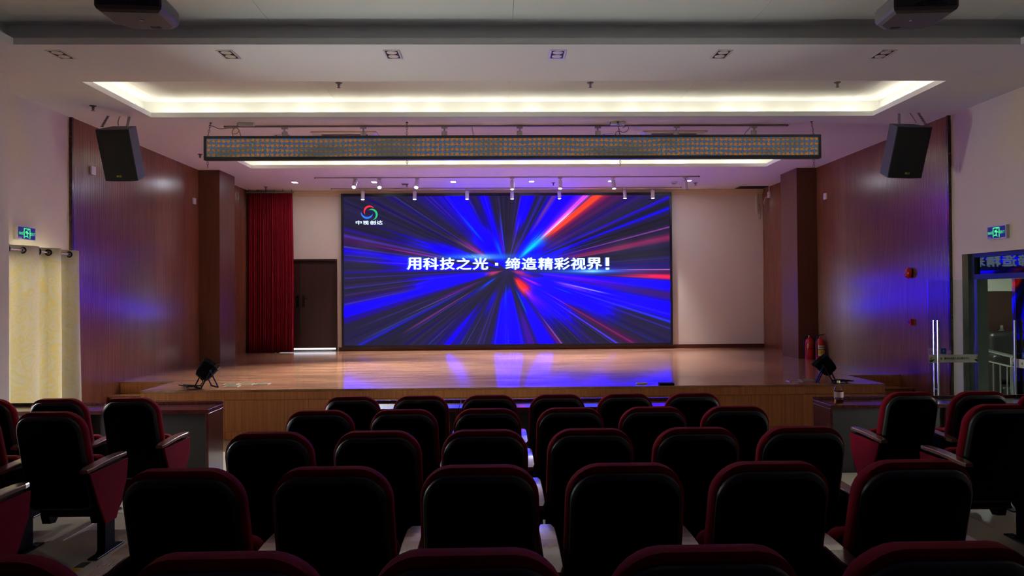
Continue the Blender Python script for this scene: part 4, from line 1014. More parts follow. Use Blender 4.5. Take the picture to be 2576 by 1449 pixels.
for y in gy:
    b = MB(); b.torus((0, 0, 0), 0.034, 0.010, Matrix.Rotation(R(25) * (1 if gy.index(y) % 2 else -1), 4, 'Z') @ Matrix.Rotation(PI / 2, 4, 'X') , n=18, k=6)
    o = b.obj('grommet', mat('bronze_eyelet', (70, 56, 44), 0.35, metal=0.8), cur, smooth=True); o.location = (0, y - 9.1, 2.41)

# ================================================================ RED STAGE CURTAIN AND BACK DOOR
rc = empty('stage_curtain', (-5.31, 16.85, ST)); tag(rc, 'gathered red velvet stage curtain at the left of the stage back wall', 'curtain')
pts = []
rs2 = random.Random(3); N = 420; ph = 0
for i in range(N + 1):
    u = i / N; ph += (0.30 + 0.22 * (0.5 + 0.5 * math.sin(u * 17 + 1))) 
    pts.append((-0.53 + 1.06 * u, 0.026 * math.sin(ph) + 0.012 * math.sin(ph * .37)))
cl = pleated(pts, 0.015, HC - 0.09 - ST, lambda t, u: 1.2 - 0.45 * t + 0.25 * math.sin(u * 23 + t * 1.5), 10, 'cloth', M_VELVET, rc, None, 'x', flare=lambda s_, t: s_ * (1.0 - 0.035 * t) + (0.02 * math.sin(t * 3) if s_ > 0.3 else 0))
sm = cl.modifiers.new('t', 'SOLIDIFY'); sm.thickness = 0.004
b = MB(); b.box(-0.55, 0.55, -0.015, 0.015, HC - ST - 0.087, HC - ST - 0.06); b.obj('curtain_rail', M_GREYP, rc)
for k in range(6):
    b = MB(); b.box(-0.5 + k * .2 - .006, -0.5 + k * .2 + .006, -0.01, 0.01, HC - ST - 0.06, HC - ST - 0.0005); b.obj('rail_bracket', M_GREYP, rc)
# back door: dark double door, recessed in the wall
YD = YW + 0.05
dr = MB(); dr.box(bdx0, bdx0 + .04, YW - .012, YD + .04, ST + .002, bdz1); dr.box(bdx1 - .04, bdx1, YW - .012, YD + .04, ST + .002, bdz1); dr.box(bdx0 + .04, bdx1 - .04, YW - .012, YD + .04, bdz1 - .04, bdz1)
door = struct(dr.obj('door_1', M_DOORW), 'dark brown double door beside the video wall')
xm = at_y(756, 760, YD).x
for x0, x1 in ((bdx0 + .042, xm - .002), (xm + .002, bdx1 - .042)):
    b = MB(); b.bbox(x0, x1, YD, YD + .035, ST + .075, bdz1 - .042, 0.003, 1); lf = b.obj('door_leaf', M_DOORW, door)
for px in (749, 763):
    c_ = at_y(px, 758, YD)
    s_ = -1 if px < 756 else 1
    b = MB(); b.bbox(c_.x - .032, c_.x + .032, YD - .012, YD - .0005, c_.z - .15, c_.z + .14, 0.006, 2); pl_ = b.obj('handle_plate', mat('handle_bronze', (50, 44, 46), 0.3, metal=0.9), door)
    b = MB(); b.tube([(c_.x, YD - .012, c_.z + .06), (c_.x, YD - .05, c_.z + .06), (c_.x + s_ * .03, YD - .055, c_.z + .06), (c_.x + s_ * .12, YD - .055, c_.z + .06)], 0.009, 8); b.obj('door_handle', MATS['handle_bronze'], door, smooth=True)
b = MB(); b.box(bdx0 + .05, bdx1 - .045, YD + .005, YD + .012, ST + .036, ST + .073); b.obj('door_gap_light', emis('light_under_door', (226, 236, 255), .7), door)['label'] = 'bright strip of light under the door'
b = MB(); b.box(bdx0 + .042, bdx1 - .042, YD, YD + .03, ST + .002, ST + .035); b.obj('threshold', M_ALU, door)
# ================================================================ RIGHT GLASS DOORWAY
XD = XR + 0.13
d2 = MB()
def fbox(y0, y1, z0, z1, x0=XD - .045, x1=XD + .045): d2.box(x0, x1, y0, y1, z0, z1)
fbox(dy1 - .13, dy1, dz0, dz1); fbox(dy0, dy0 + .07, dz0, dz1); fbox(dy0 + .07, dy1 - .13, dz1 - .05, dz1); fbox(dy0 + .07, dy1 - .13, 2.19, 2.26)
door2 = struct(d2.obj('door_2', M_ALUD), 'glass double doorway with a dark aluminium frame in the right wall')
b = MB(); b.box(XD - .05, XD + .1, dy1 - .185, dy1 - .131, dz0, 2.19); b.obj('door_jamb', M_ALU, door2)
b = MB(); b.box(XD - .004, XD + .004, dy0 + .07, dy1 - .13, 2.26, dz1 - .05); b.obj('transom_pane', M_GLASS, door2)
M_STK = mat('sticker_white', (228, 228, 216), 0.6, var=0.02); M_STKG = mat('sticker_green', (20, 96, 44), 0.6); M_STKO = mat('sticker_orange', (206, 140, 50), 0.6); M_STKB = mat('sticker_blue', (24, 70, 150), 0.6); M_INK = mat('sticker_ink', (30, 30, 34), 0.6)
M_STKOL = mat('sticker_olive', (130, 130, 70), 0.6)
def leaf(fr, wd, zt, label, hz0, hz1, handle_u, short=True):
    """fr(u, n, z): u along the leaf from the free edge, n out of the leaf, z up"""
    def bx(u0, u1, n0, n1, z0, z1, m, nm, parent=door2):
        b = MB(); c = [fr(u, n, z) for z in (z0, z1) for n in (n0, n1) for u in (u0, u1)]
        vs = [b.bm.verts.new(p) for p in c]
        for f in ((0, 2, 3, 1), (4, 5, 7, 6), (0, 1, 5, 4), (2, 6, 7, 3), (0, 4, 6, 2), (1, 3, 7, 5)): b.bm.faces.new([vs[i] for i in f])
        return b.obj(nm, m, parent)
    g = bx(0, wd, -.006, .006, dz0 + .01, zt, M_GLASS, 'glass_leaf'); g['label'] = label
    for (ux, nn) in ((handle_u, .045), (handle_u + .0, -.045)):
        b = MB(); b.tube([fr(ux, nn, hz0), fr(ux, nn, hz1)], 0.016, 10); h = b.obj('pull_handle', M_CHROME, g, smooth=True)
        for zz in (hz0 + .15, hz1 - .17):
            q_ = MB(); q_.tube([fr(ux, 0, zz), fr(ux, nn, zz)], 0.009, 8); q_.obj('handle_stud', M_CHROME, h, smooth=True)
    # printed band on the audience side
    s0, s1 = 1.06, 1.17; nf = .0085
    band = bx(0.005, wd - .005, .0065, .0078, s0, s1, M_STK, 'sticker_band', g)
    def fl(pts, m, nm):
        b = MB(); b.bm.faces.new([b.bm.verts.new(fr(u, nf, z)) for u, z in pts]); b.obj(nm, m, band)
    for u0, s_ in ((0.005, 1), (wd - .005, -1)):
        fl([(u0 + s_ * a, s0 + z) for a, z in ((0, .01), (.035, .008), (.062, .03), (.075, .045), (.03, .045), (0, .032))], M_STKG, 'leaf_mark')
        fl([(u0 + s_ * a, s0 + z) for a, z in ((0, .038), (.03, .05), (.05, .078), (.02, .074), (0, .055))], M_STKO, 'leaf_mark')
    fl([(wd * .245 + .013 * math.cos(a * PI / 4), (s0 + s1) / 2 + .018 * math.sin(a * PI / 4)) for a in range(8)], M_STKOL, 'round_mark')
    txt = '惠州市残疾人综合服务中心'
    ua, ub = wd * .30, wd * .80; st = (ub - ua) / len(txt)
    for i, ch in enumerate(txt):
        glyph('letter', ch, M_INK, band, (ua + i * st + .0015, ua + (i + 1) * st - .0015, s0 + .042, s0 + .072), lambda u, v: fr(u, nf, v), bold=0.02)
    bx(wd * .24, wd * .34, .0065, .0075, s1 + .012, s1 + .085, M_STKB, 'blue_sticker', g)
    b = MB(); b.bm.faces.new([b.bm.verts.new(fr(wd * .29 + .016 * math.cos(a * PI / 5), .0085, s1 + .048 + .02 * math.sin(a * PI / 5))) for a in range(10)]); b.obj('sticker_mark', mat('sticker_pale_blue', (90, 140, 200), 0.6), g)
HY = 9.63
HX = XD - .02; W1 = 0.70
leaf(lambda u, n, z: Vector((HX - W1 + u, HY - n, z)), W1, 2.185, 'glass door leaf standing open into the hall', 0.55, 1.64, 0.105)
leaf(lambda u, n, z: Vector((XD - n, 9.02 - u, z)), W1, 2.185, 'closed glass door leaf', 0.55, 1.66, 0.10)
# corridor behind
M_CORR = mat('corridor_paint', (168, 172, 160), 0.7, var=0.03)
X2 = 10.2; Y2 = 12.6
cdx0 = at_y(2471, 800, Y2).x; cdx1 = cdx0 + 1.0; cdz = at_y(2471, 733, Y2).z
def cstruct(nm, q, lab):
    b = MB()
    for k in q: b.box(*k)
    struct(b.obj(nm, M_CORR), lab)
cstruct('floor_corridor', [(XR + .25, X2, 6.2, Y2, -.1, .04)], 'corridor floor'); cstruct('ceiling_corridor', [(XR + .25, X2, 6.2, Y2, 2.95, 3.05)], 'corridor ceiling')
cstruct('wall_corridor_right', [(X2, X2 + .1, 6.2, Y2, -.1, 3.05)], 'far side wall of the corridor'); cstruct('wall_corridor_near', [(XR + .25, X2, 6.1, 6.2, -.1, 3.05)], 'near end wall of the corridor')
cstruct('wall_corridor_end', [(XR + .25, cdx0, Y2, Y2 + .2, -.1, 3.05), (cdx1, X2, Y2, Y2 + .2, -.1, 3.05), (cdx0, cdx1, Y2, Y2 + .2, cdz, 3.05), (cdx0, cdx1, Y2 + .1, Y2 + .2, -.1, cdz)], 'pale end wall of the corridor')
dd = MB(); dd.bbox(cdx0 + .005, cdx1 - .005, Y2 + .03, Y2 + .07, .045, cdz - .005, .003, 1)
d3 = struct(dd.obj('door_3', M_DOORW), 'dark brown door at the end of the corridor')
hp = at_y(2519, 835, Y2 + .03)
b = MB(); b.bbox(hp.x - .028, hp.x + .028, Y2 + .018, Y2 + .0295, hp.z - .12, hp.z + .12, .005, 2); b.obj('handle_plate', M_CHROME, d3)
b = MB(); b.tube([(hp.x, Y2 + .02, hp.z + .03), (hp.x, Y2 - .03, hp.z + .03), (hp.x - .11, Y2 - .035, hp.z + .03)], .009, 8); b.obj('door_handle', M_CHROME, d3, smooth=True)
rl = empty('corridor_railing', (8.2, 11.0, 0.04)); tag(rl, 'steel railing with upright bars in the corridor behind the glass doors', 'railing')
pA, pB = at_y(2464, 877, 11.0), at_y(2576, 904, 11.0); d_ = (pB - pA); pC = pA + d_ * 1.6
def rl_l(p): return p - Vector(rl.location)
b = MB(); b.tube([rl_l(pA - d_ * .15), rl_l(pC)], .026, 10); b.obj('handrail', M_CHROME, rl, smooth=True)
qA = at_y(2464, 903, 11.0); qC = qA + d_ * 1.6
b = MB(); b.tube([rl_l(qA - d_ * .15), rl_l(qC)], .015, 8); b.obj('lower_rail', M_CHROME, rl, smooth=True)
for k in range(10):
    t_ = k * .155
    p = qA + d_ * t_
    b = MB(); b.tube([rl_l(Vector((p.x, p.y, 0.042))), rl_l(p)], .009, 6); b.obj('baluster', M_CHROME, rl, smooth=True)
for t_ in (-.08, 0.72, 1.5):
    p = pA + d_ * t_; b = MB(); b.tube([rl_l(Vector((p.x, p.y, 0.042))), rl_l(p)], .02, 8); b.obj('post', M_CHROME, rl, smooth=True)
M_LEATH = mat('black_leather', (16, 15, 17), 0.38, bump=0.3, bscale=80)
sf = empty('corridor_bench', (9.1, 11.85, 0.04)); tag(sf, 'black padded high-backed seat behind the corridor railing', 'sofa')
b = MB(); b.bbox(-.85, .85, -.3, .3, .0, .42, .05, 3); b.obj('seat', M_LEATH, sf, smooth=True)
for x0 in (-.85, -.005):
    b = MB(); b.bbox(x0 + .005, x0 + .845, .0, .32, .42, 1.30, .09, 4); b.obj('back_cushion', M_LEATH, sf, smooth=True)
for x0, x1 in ((-1.02, -.855), (.855, 1.02)):
    b = MB(); b.bbox(x0, x1, -.32, .32, 0, .95, .06, 3); b.obj('armrest', M_LEATH, sf, smooth=True)
cl_ = empty('corridor_fill_lamp', (7.9, 10.6, 2.95)); tag(cl_, 'added flat square ceiling lamp, out of view, brightening the corridor', 'ceiling light')  # lamp added out of view to light the dim corridor
b = MB(); b.bbox(-.22, .22, -.22, .22, -.05, -.001, .01, 2); b.obj('housing', M_WHITEM, cl_)
b = MB(); b.box(-.19, .19, -.19, .19, -.055, -.0505); b.obj('diffuser', emis('corridor_glow', (235, 250, 235), 50.0), cl_)

# ================================================================ WALL DEVICES
def exit_sign(c, sgn, label):
    """local: x along wall (image right), z up, -y out of the wall"""
    o = empty('exit_sign', c, R(90) if sgn < 0 else R(-90)); tag(o, label, 'exit sign', 'green exit signs')
    w, h, t = .175, .085, .045
    b = MB(); b.box(-w, w, -t, 0, -h, h); b.obj('housing', M_WHITEM, o)
    b = MB(); b.box(-w + .014, w - .014, -t - .002, -t - .0003, -h + .012, h - .012); b.obj('face_plate', emis('exit_blue', (16, 22, 110), 0.22), o)
    G = emis('exit_green', (70, 235, 130), .42); y = -t - .004
    def poly(pts, nm, m=G):
        bb = MB(); bb.bm.faces.new([bb.bm.verts.new((px_, y, pz_)) for px_, pz_ in pts]); return bb.obj(nm, m, o)
    # doorway
    fr_ = MB()
    for (a, b1, c1, d1) in ((-.062, -.048, -.066, .062), (.048, .062, -.066, .062), (-.048, .048, .05, .062)):
        fr_.bm.faces.new([fr_.bm.verts.new((px_, y, pz_)) for px_, pz_ in ((a, c1), (b1, c1), (b1, d1), (a, d1))])
    fr_.obj('doorway_symbol', G, o)
    poly([(-.034, .012), (-.02, .028), (.004, .03), (.022, .01), (.042, .002), (.04, -.008), (.014, -.002), (.008, -.016), (.014, -.036), (.028, -.056), (.014, -.058), (-.002, -.034), (-.012, -.03), (-.04, -.034), (-.04, -.044), (-.014, -.046), (-.004, -.022), (-.012, .004), (-.026, -.002)][::1], 'running_figure')
    poly([(.018 + .010 * math.cos(a * PI / 5), .042 + .010 * math.sin(a * PI / 5) * .9) for a in range(10)], 'figure_head')
    for i, ch in enumerate('安全出口'):
        glyph('letter', ch, G, o, (-.152 + i * .022, -.133 + i * .022, -.022, .014), lambda u, v: Vector((u, y, v)), bold=0.02)
    for i, ch in enumerate('EXIT'):
        glyph('letter', ch, G, o, (.067 + i * .022 + (.006 if ch == 'I' else 0), .085 + i * .022 - (.006 if ch == 'I' else 0), -.022, .014), lambda u, v: Vector((u, y, v)), bold=0.03)
    b = MB(); b.box(-w + .014, -w + .08, -t - .0035, -t - .0005, -h + .012, -h + .034); b.obj('corner_label', mat('lilac_label', (160, 140, 210), 0.5), o)
    return o
# on the left wall the sign faces +X; its local x runs to the camera's right, i.e. +Y
pL = (at_x(47, 572, XL + .045) + at_x(87, 602, XL + .045)) / 2
s1 = exit_sign((XL + .0005, pL.y, pL.z), -1, 'green lit exit sign on the left wall above the gold curtain')
pR = (at_x(2484, 588, XR - .045) + at_x(2530, 580, XR - .045)) / 2
s2 = exit_sign((XR - .0005, pR.y, pR.z + .0), 1, 'green lit exit sign on the right wall above the glass doors')
for (x, px, py, sg, lab) in ((XL + .031, 231, 429, 1, 'small white box high on the left timber wall near the loudspeaker'), (XL + .031, 487, 506, 1, 'small white plate high on the left timber wall beside the pillar'), (XR - .031, 2078, 494, -1, 'small white plate high on the right timber wall beside the pillar')):
    p = at_x(px, py, x)
    o = empty('wall_plate', (x, p.y, p.z)); tag(o, lab, 'wall plate')
    b = MB(); b.bbox(min(0.0005 * sg, .03 * sg), max(0.0005 * sg, .03 * sg), -.055, .055, -.06, .06, .004, 2); b.obj('cover', M_WHITE, o)
    b = MB(); x0, x1 = sorted((.0305 * sg, .034 * sg)); b.box(x0, x1, -.03, .03, -.04, .03); b.obj('button', M_WHITEM, o)
pb_ = at_x(2288, 687, XR - .05)
o = empty('fire_bell', (XR - .031, pb_.y, pb_.z)); tag(o, 'round red fire bell on the right timber wall', 'alarm bell')
rotm = Matrix.Rotation(R(-90), 4, 'Y')
M_REDG = mat('red_enamel', (186, 34, 26), 0.25, coat=0.4, var=0.03)
b = MB(); b.lathe([(.045, 0.0), (.045, .022), (.02, .0225)], 20, rotm); b.obj('base', mat('dark_red_enamel', (90, 16, 14), 0.4), o, smooth=True)
b = MB(); b.lathe([(.075, .026), (.085, .03), (.083, .045), (.068, .07), (.038, .088), (.008, .093)], 28, rotm); b.obj('gong', M_REDG, o, smooth=True)
b = MB(); b.lathe([(.012, .0935), (.010, .10), (.002, .102)], 12, rotm); b.obj('centre_screw', M_CHROME, o, smooth=True)
pc_ = at_x(2291, 810, XR - .05)
o = empty('fire_call_point', (XR - .031, pc_.y, pc_.z)); tag(o, 'small red square fire call point on the right timber wall below the bell', 'call point')
b = MB(); b.bbox(-.05, -.0005, -.05, .05, -.05, .05, .005, 2); b.obj('housing', M_REDG, o)
b = MB(); b.box(-.054, -.0505, -.028, .028, -.03, .02); b.obj('press_window', mat('dark_press', (60, 14, 14), 0.3), o)
# conduit and dangling wire in the right back corner
o = empty('wall_conduit', (6.30, YW - .02, 4.2)); tag(o, 'white cable conduit running down the stage back wall in the right corner', 'conduit')
b = MB(); b.box(-.045, -.008, -.02, .015, -.26, .26); b.obj('vertical_run', M_WHITE, o)
b = MB(); b.box(.02, .05, -.02, .015, -.02, .26); b.obj('short_run', M_WHITE, o)
b = MB(); b.tube([(.035, 0, -.02), (.06, -.02, -.2), (.055, -.03, -.36), (.035, -.03, -.4), (.02, -.03, -.36)], .006, 6); b.obj('loose_wire', M_GREYC, o, smooth=True)
p = at_x(1936, 490, XR - .031)
o = empty('wall_junction', (XR - .031, p.y, p.z)); tag(o, 'small white junction box with conduit on the recessed right timber wall', 'junction box')
b = MB(); b.bbox(-.035, -.0005, -.06, .06, -.07, .07, .004, 1); b.obj('box', M_WHITE, o)
b = MB(); b.box(-.02, -.0005, -.012, .012, .071, HC - p.z - .001); b.obj('conduit_run', M_WHITE, o)
b = MB(); b.tube([(-.036, 0, -.03), (-.08, .05, -.06), (-.1, .12, -.16), (-.05, .2, -.2)], .007, 6); b.obj('loose_wire', M_WHITE, o, smooth=True)

# ================================================================ THINGS ON THE STAGE
def extinguisher(x, y, rz, label, sticker):
    o = empty('fire_extinguisher', (x, y, ST), rz); tag(o, label, 'fire extinguisher', 'fire extinguishers by the right pillar')
    r = .082
    b = MB(); b.lathe([(r * .9, 0.001), (r, .015), (r, .34), (r * .88, .38), (r * .5, .415), (.022, .425), (.022, .445)], 24); b.obj('cylinder', M_REDG, o, smooth=True)
    b = MB(); b.lathe([(.018, .4455), (.02, .47), (.012, .475)], 14); b.box(-.01, .075, -.011, .011, .462, .476); b.obj('valve', M_CHROME, o, smooth=False)
    b = MB(); b.prism([(-.012, .477), (.1, .50), (.1, .51), (-.012, .489)], -.009, .009, 'y'); b.obj('lever', M_METALB, o)
    b = MB(); b.tube([(-.018, -.005, .462), (-.06, -.02, .46), (-.098, -.035, .40), (-.1, -.04, .25), (-.093, -.04, .08)], .009, 8); b.obj('hose', M_BLACKC, o, smooth=True)
    b = MB(); b.rings([[(rr * math.cos(a), rr * math.sin(a), z) for a in np.linspace(0, 2 * PI, 24, endpoint=False)] for rr, z in ((r + .0015, .205), (r + .0015, .215))], cap0=False, cap1=False); b.obj('strap', M_METALB, o, smooth=True)
    if sticker:
        for nm, rgb, z0, z1 in (('label_white', (206, 200, 180), .215, .29), ('label_yellow', (214, 178, 50), .12, .205), ('label_foot', (206, 200, 180), .09, .12)):
            b = MB(); aa = np.linspace(R(-150), R(-32), 12); V = [[b.bm.verts.new(((r + .001) * math.cos(a), (r + .001) * math.sin(a), z)) for a in aa] for z in (z0, z1)]
            for i in range(11): b.bm.faces.new((V[0][i], V[0][i + 1], V[1][i + 1], V[1][i]))
            b.obj(nm, mat(nm, rgb, 0.5), o)
        b = MB(); aa = np.linspace(R(-135), R(-50), 9); V = [[b.bm.verts.new(((r + .002) * math.cos(a), (r + .002) * math.sin(a), z)) for a in aa] for z in (.248, .262)]
        for i in range(8): b.bm.faces.new((V[0][i], V[0][i + 1], V[1][i + 1], V[1][i]))
        b.obj('print_bar', mat('print_grey', (70, 80, 80), 0.5), o)
        for k in (-1, 1):
            b = MB(); a0 = R(-91) + k * .22; V = [[b.bm.verts.new(((r + .002) * math.cos(a), (r + .002) * math.sin(a), z)) for a in (a0 - .07, a0 + .07)] for z in (.145, .175)]
            b.bm.faces.new((V[0][0], V[0][1], V[1][1], V[1][0])); b.obj('print_figure', mat('print_brown', (120, 90, 20), 0.5), o)
extinguisher(6.165, 14.06, R(-20), 'red fire extinguisher against the right timber pillar, left one without a label', False)
extinguisher(6.262, 13.80, R(10), 'red fire extinguisher with yellow and white label by the right timber pillar', True)

def par_can(loc, axis, foot_rz, label, cable_dir):
    o = empty('stage_light', loc); tag(o, label, 'stage light', 'black stage lights on the stage edge')
    ax = Vector(axis).normalized(); q_ = ax.to_track_quat('Z', 'X').to_matrix().to_4x4()
    piv = Vector((0, 0, .25)); Mx = Matrix.Translation(piv) @ q_
    L = .26
    b = MB(); b.lathe([(.05, -L * .55), (.085, -L * .52), (.108, -L * .35), (.118, -L * .05), (.122, L * .28), (.122, L * .3)], 24, Mx); b.obj('housing', M_BLACKP, o, smooth=True)
    b = MB(); b.lathe([(.122, L * .3), (.137, L * .31), (.14, L * .5), (.13, L * .5), (.122, L * .34), (.01, L * .33)], 12, Mx); b.obj('lens_hood', M_METALB, o)
    b = MB(); b.lathe([(.06, L * .335), (.115, L * .335), (.1, L * .36), (.01, L * .365)], 20, Mx); b.obj('lens', mat('stage_lens', (40, 40, 50), 0.1), o, smooth=True)
    b = MB()
    for k in range(5):
        b.bbox(.117, .124, -.03 + 0 * k, .03, -L * .05 + k * .012, -L * .05 + k * .012 + .005, .001, 1, Mx)
    b.obj('cooling_slot', M_METALB, o)
    side = ax.cross(Vector((0, 0, 1))).normalized()
    for s_ in (-1, 1):
        piv2 = piv + side * .132 * s_
        for k_, dv in ((0, ax * .0 + Vector((ax.x, ax.y, 0)).normalized() * .11), (1, -Vector((ax.x, ax.y, 0)).normalized() * .13)):
            f_ = piv + side * .135 * s_ + dv; f_.z = .008
            b = MB(); b.tube([piv2, (piv2 * .4 + f_ * .6), f_], .010, 6); b.obj('yoke_arm', M_METALB, o)
    for dv in (Vector((ax.x, ax.y, 0)).normalized() * .11, -Vector((ax.x, ax.y, 0)).normalized() * .13):
        a_ = piv + side * .15 + dv; c_ = piv - side * .15 + dv; a_.z = c_.z = .008
        b = MB(); b.tube([a_, c_], .008, 6); b.obj('foot_bar', M_METALB, o)
    for s_ in (-1, 1):
        b = MB(); p_ = piv + side * .137 * s_; b.tube([p_, p_ + side * .02 * s_], .018, 10); b.obj('clamp_knob', M_METALB, o, smooth=True)
    # coiled lead on the floor
    rr_ = random.Random(len(label)); pts_ = [Mx @ Vector((0, 0, -L * .55)), Mx @ Vector((0, 0, -L * .55)) * .5 + Vector((0, -.02, .02))]
    cd = Vector((cable_dir, -.04, 0))
    for k in range(16):
        t_ = k / 15; pts_.append(cd * (.12 + .22 * t_) + Vector((.09 * math.sin(k * 2.1), .06 * math.cos(k * 1.7), .012 + .012 * (k % 3))))
    b = MB(); b.tube(pts_, .008, 6); b.obj('power_lead', M_BLACKC, o, smooth=True)
par_can((-4.24, 10.52, ST), (.52, .45, .80), 0, 'black round stage light tilted to the right on the left part of the stage edge', -1)
par_can((4.80, 10.42, ST), (-.62, .40, .78), 0, 'black round stage light tilted to the left on the right part of the stage edge', 1)
def floor_box(x, y, w, d, label, op):
    o = empty('stage_floor_socket', (x, y, ST)); tag(o, label, 'floor socket')
    b = MB(); f = .012; b.box(-w, w, -d, -d + f, .0005, .008); b.box(-w, w, d - f, d, .0005, .008); b.box(-w, -w + f, -d + f, d - f, .0005, .008); b.box(w - f, w, -d + f, d - f, .0005, .008); b.obj('frame', mat('brass_frame', (206, 196, 160), 0.35, metal=0.4), o)
    b = MB(); b.box(-w + f, w - f, -d + f, d - f, .0005, .005); b.obj('cover', mat('socket_cover', (92, 90, 58), 0.4), o)
for x, y, k in ((-4.03, 10.83, 'beside the left stage light, nearest to it'), (-3.80, 10.83, 'second from the left stage light'), (-3.56, 10.83, 'third from the left stage light'), (-3.72 - .21, 10.60, 'nearest the front edge')):
    floor_box(x + .02, y, .105, .075, 'flush metal floor box on the stage, ' + k, 0)
for x, y, k in ((4.40, 10.56, 'left of the right stage light, outer one'), (4.62, 10.66, 'left of the right stage light, inner one')):
    floor_box(x, y, .10, .07, 'flush metal floor box on the stage, ' + k, 0)
p = at_z(1614, 966, ST)
o = empty('white_remote', (p.x, p.y, ST), R(6)); tag(o, 'small pale handset lying on the stage front edge right of the middle', 'remote control')
b = MB(); b.bbox(-.08, .08, -.024, .024, .001, .022, .006, 2); b.obj('case', M_WHITE, o, smooth=True)
b = MB(); b.box(-.05, .02, -.012, .012, .0225, .024); b.obj('keys', M_GREYP, o)
p = at_z(1676, 968, ST)
o = empty('black_case', (p.x, p.y, ST), R(-4)); tag(o, 'flat black ribbed case lying on the stage front edge', 'case')
b = MB(); b.bbox(-.105, .105, -.08, .08, .001, .03, .006, 2); b.obj('body', M_BLACKP, o)
b = MB()
for k in range(8): b.box(-.09, .09, -.07 + k * .0185, -.07 + k * .0185 + .008, .0305, .034)
b.obj('ribs', M_METALB, o)['kind'] = 'stuff'

# ================================================================ DESKS
def desk(x0, x1, label, group, end=None):
    y0, y1 = 7.44, 7.86; z0 = floor_z(7.7); top = .855
    o = empty('conference_desk', ((x0 + x1) / 2, (y0 + y1) / 2 + (.07 if x0 < -2.5 else (-.06 if x0 > 3 else 0)), z0)); tag(o, label, 'desk', group)
    h = (x1 - x0) / 2 - .002; d = (y1 - y0) / 2; H = top - z0
    b = MB(); b.bbox(-h, h, -d, d, H - .04, H, .004, 2); b.obj('desktop', M_DARKW, o)
    b = MB(); b.bbox(-h, h, d - .02, d, H + .0005, H + .03, .003, 1); b.obj('back_ledge', M_DARKW, o)
    for s_ in (-1, 1):
        xa, xb = sorted((s_ * h, s_ * (h - .03)))
        b = MB(); b.bbox(xa, xb, -d + .01, d - .01, .001, H - .0405, .003, 1); b.obj('side_panel', M_DARKW, o)
    b = MB(); b.box(-h + .031, h - .031, -d + .04, -d + .06, .004, H - .041); b.obj('modesty_panel', mat('desk_panel_dark', (22, 12, 14), 0.5), o)
    b = MB(); b.box(-h + .031, h - .031, -d + .065, d - .07, H - .2, H - .185); b.obj('shelf', mat('desk_panel_dark', (22, 12, 14), 0.5), o)
    return o
for i, (a, b_) in enumerate(((-1.66, -.41), (-.41, .84), (.84, 2.09))):
    desk(a, b_, 'dark maroon desk before the centre seats, %s one of three' % ('left', 'middle', 'right')[i], 'desks before the stage')
desk(-5.53, -4.28, 'dark maroon desk before the left seats, beside the gold curtain', 'desks before the stage')
desk(-4.27, -3.015, 'dark maroon desk before the left seats, next to the aisle', 'desks before the stage')
desk(3.45, 4.70, 'dark maroon desk before the right seats, with a drink bottle on it', 'desks before the stage')
desk(4.71, 5.96, 'dark maroon desk before the right seats, beside the glass doors', 'desks before the stage')
p = at_z(2110, 1017, .855); 
o = empty('drink_bottle', (p.x, p.y, .856)); tag(o, 'clear plastic drink bottle with some amber drink left, on the right desk', 'bottle')
m, nt, bs = new_mat('bottle_plastic'); bs.inputs['Base Color'].default_value = (.9, .85, .85, 1); bs.inputs['Roughness'].default_value = .12; bs.inputs['Transmission Weight'].default_value = 1.0; bs.inputs['IOR'].default_value = 1.15
m2, nt2, bs2 = new_mat('amber_drink'); bs2.inputs['Base Color'].default_value = (.75, .32, .08, 1); bs2.inputs['Roughness'].default_value = .05; bs2.inputs['Transmission Weight'].default_value = .8; bs2.inputs['IOR'].default_value = 1.2
b = MB(); k_ = 1.0
b.lathe([(.03, .0), (.044, .006), (.046, .03), (.046, .145), (.043, .165), (.022, .205), (.014, .215), (.014, .225)], 20); b.obj('body', m, o, smooth=True)
b = MB(); b.lathe([(.03, .004), (.041, .008), (.043, .03), (.043, .055), (.01, .055)], 20); b.obj('drink', m2, o, smooth=True)
b = MB(); b.lathe([(.016, .2255), (.016, .245), (.012, .247)], 16); b.obj('cap', mat('bottle_cap', (200, 190, 110), 0.5), o, smooth=True)
b = MB(); b.rings([[(.0468 * math.cos(a), .0468 * math.sin(a), z) for a in np.linspace(0, 2 * PI, 20, endpoint=False)] for z in (.075, .135)], cap0=False, cap1=False); b.obj('paper_label', mat('bottle_label', (150, 112, 112), 0.6), o, smooth=True)

# hazard tape on the aisle edge
ht = empty('hazard_tape', (-2.745, 4.60, floor_z(4.4) + .0)); tag(ht, 'black and yellow striped warning tape on the floor along the left aisle', 'tape')
M_TY = mat('tape_yellow', (206, 160, 40), 0.5); M_TK = mat('tape_black', (18, 18, 18), 0.5)
for k in range(7):
    y0 = 4.15 + k * .098
    z = max(floor_z(y0), floor_z(y0 + .09)) 
    if floor_z(y0) != floor_z(y0 + .09): continue
    b = MB(); b.box(-.03, .03, y0 - 4.60, y0 - 4.60 + .093, z - ht.location.z + .0005, z - ht.location.z + .003); b.obj('stripe', M_TY if k % 2 else M_TK, ht)

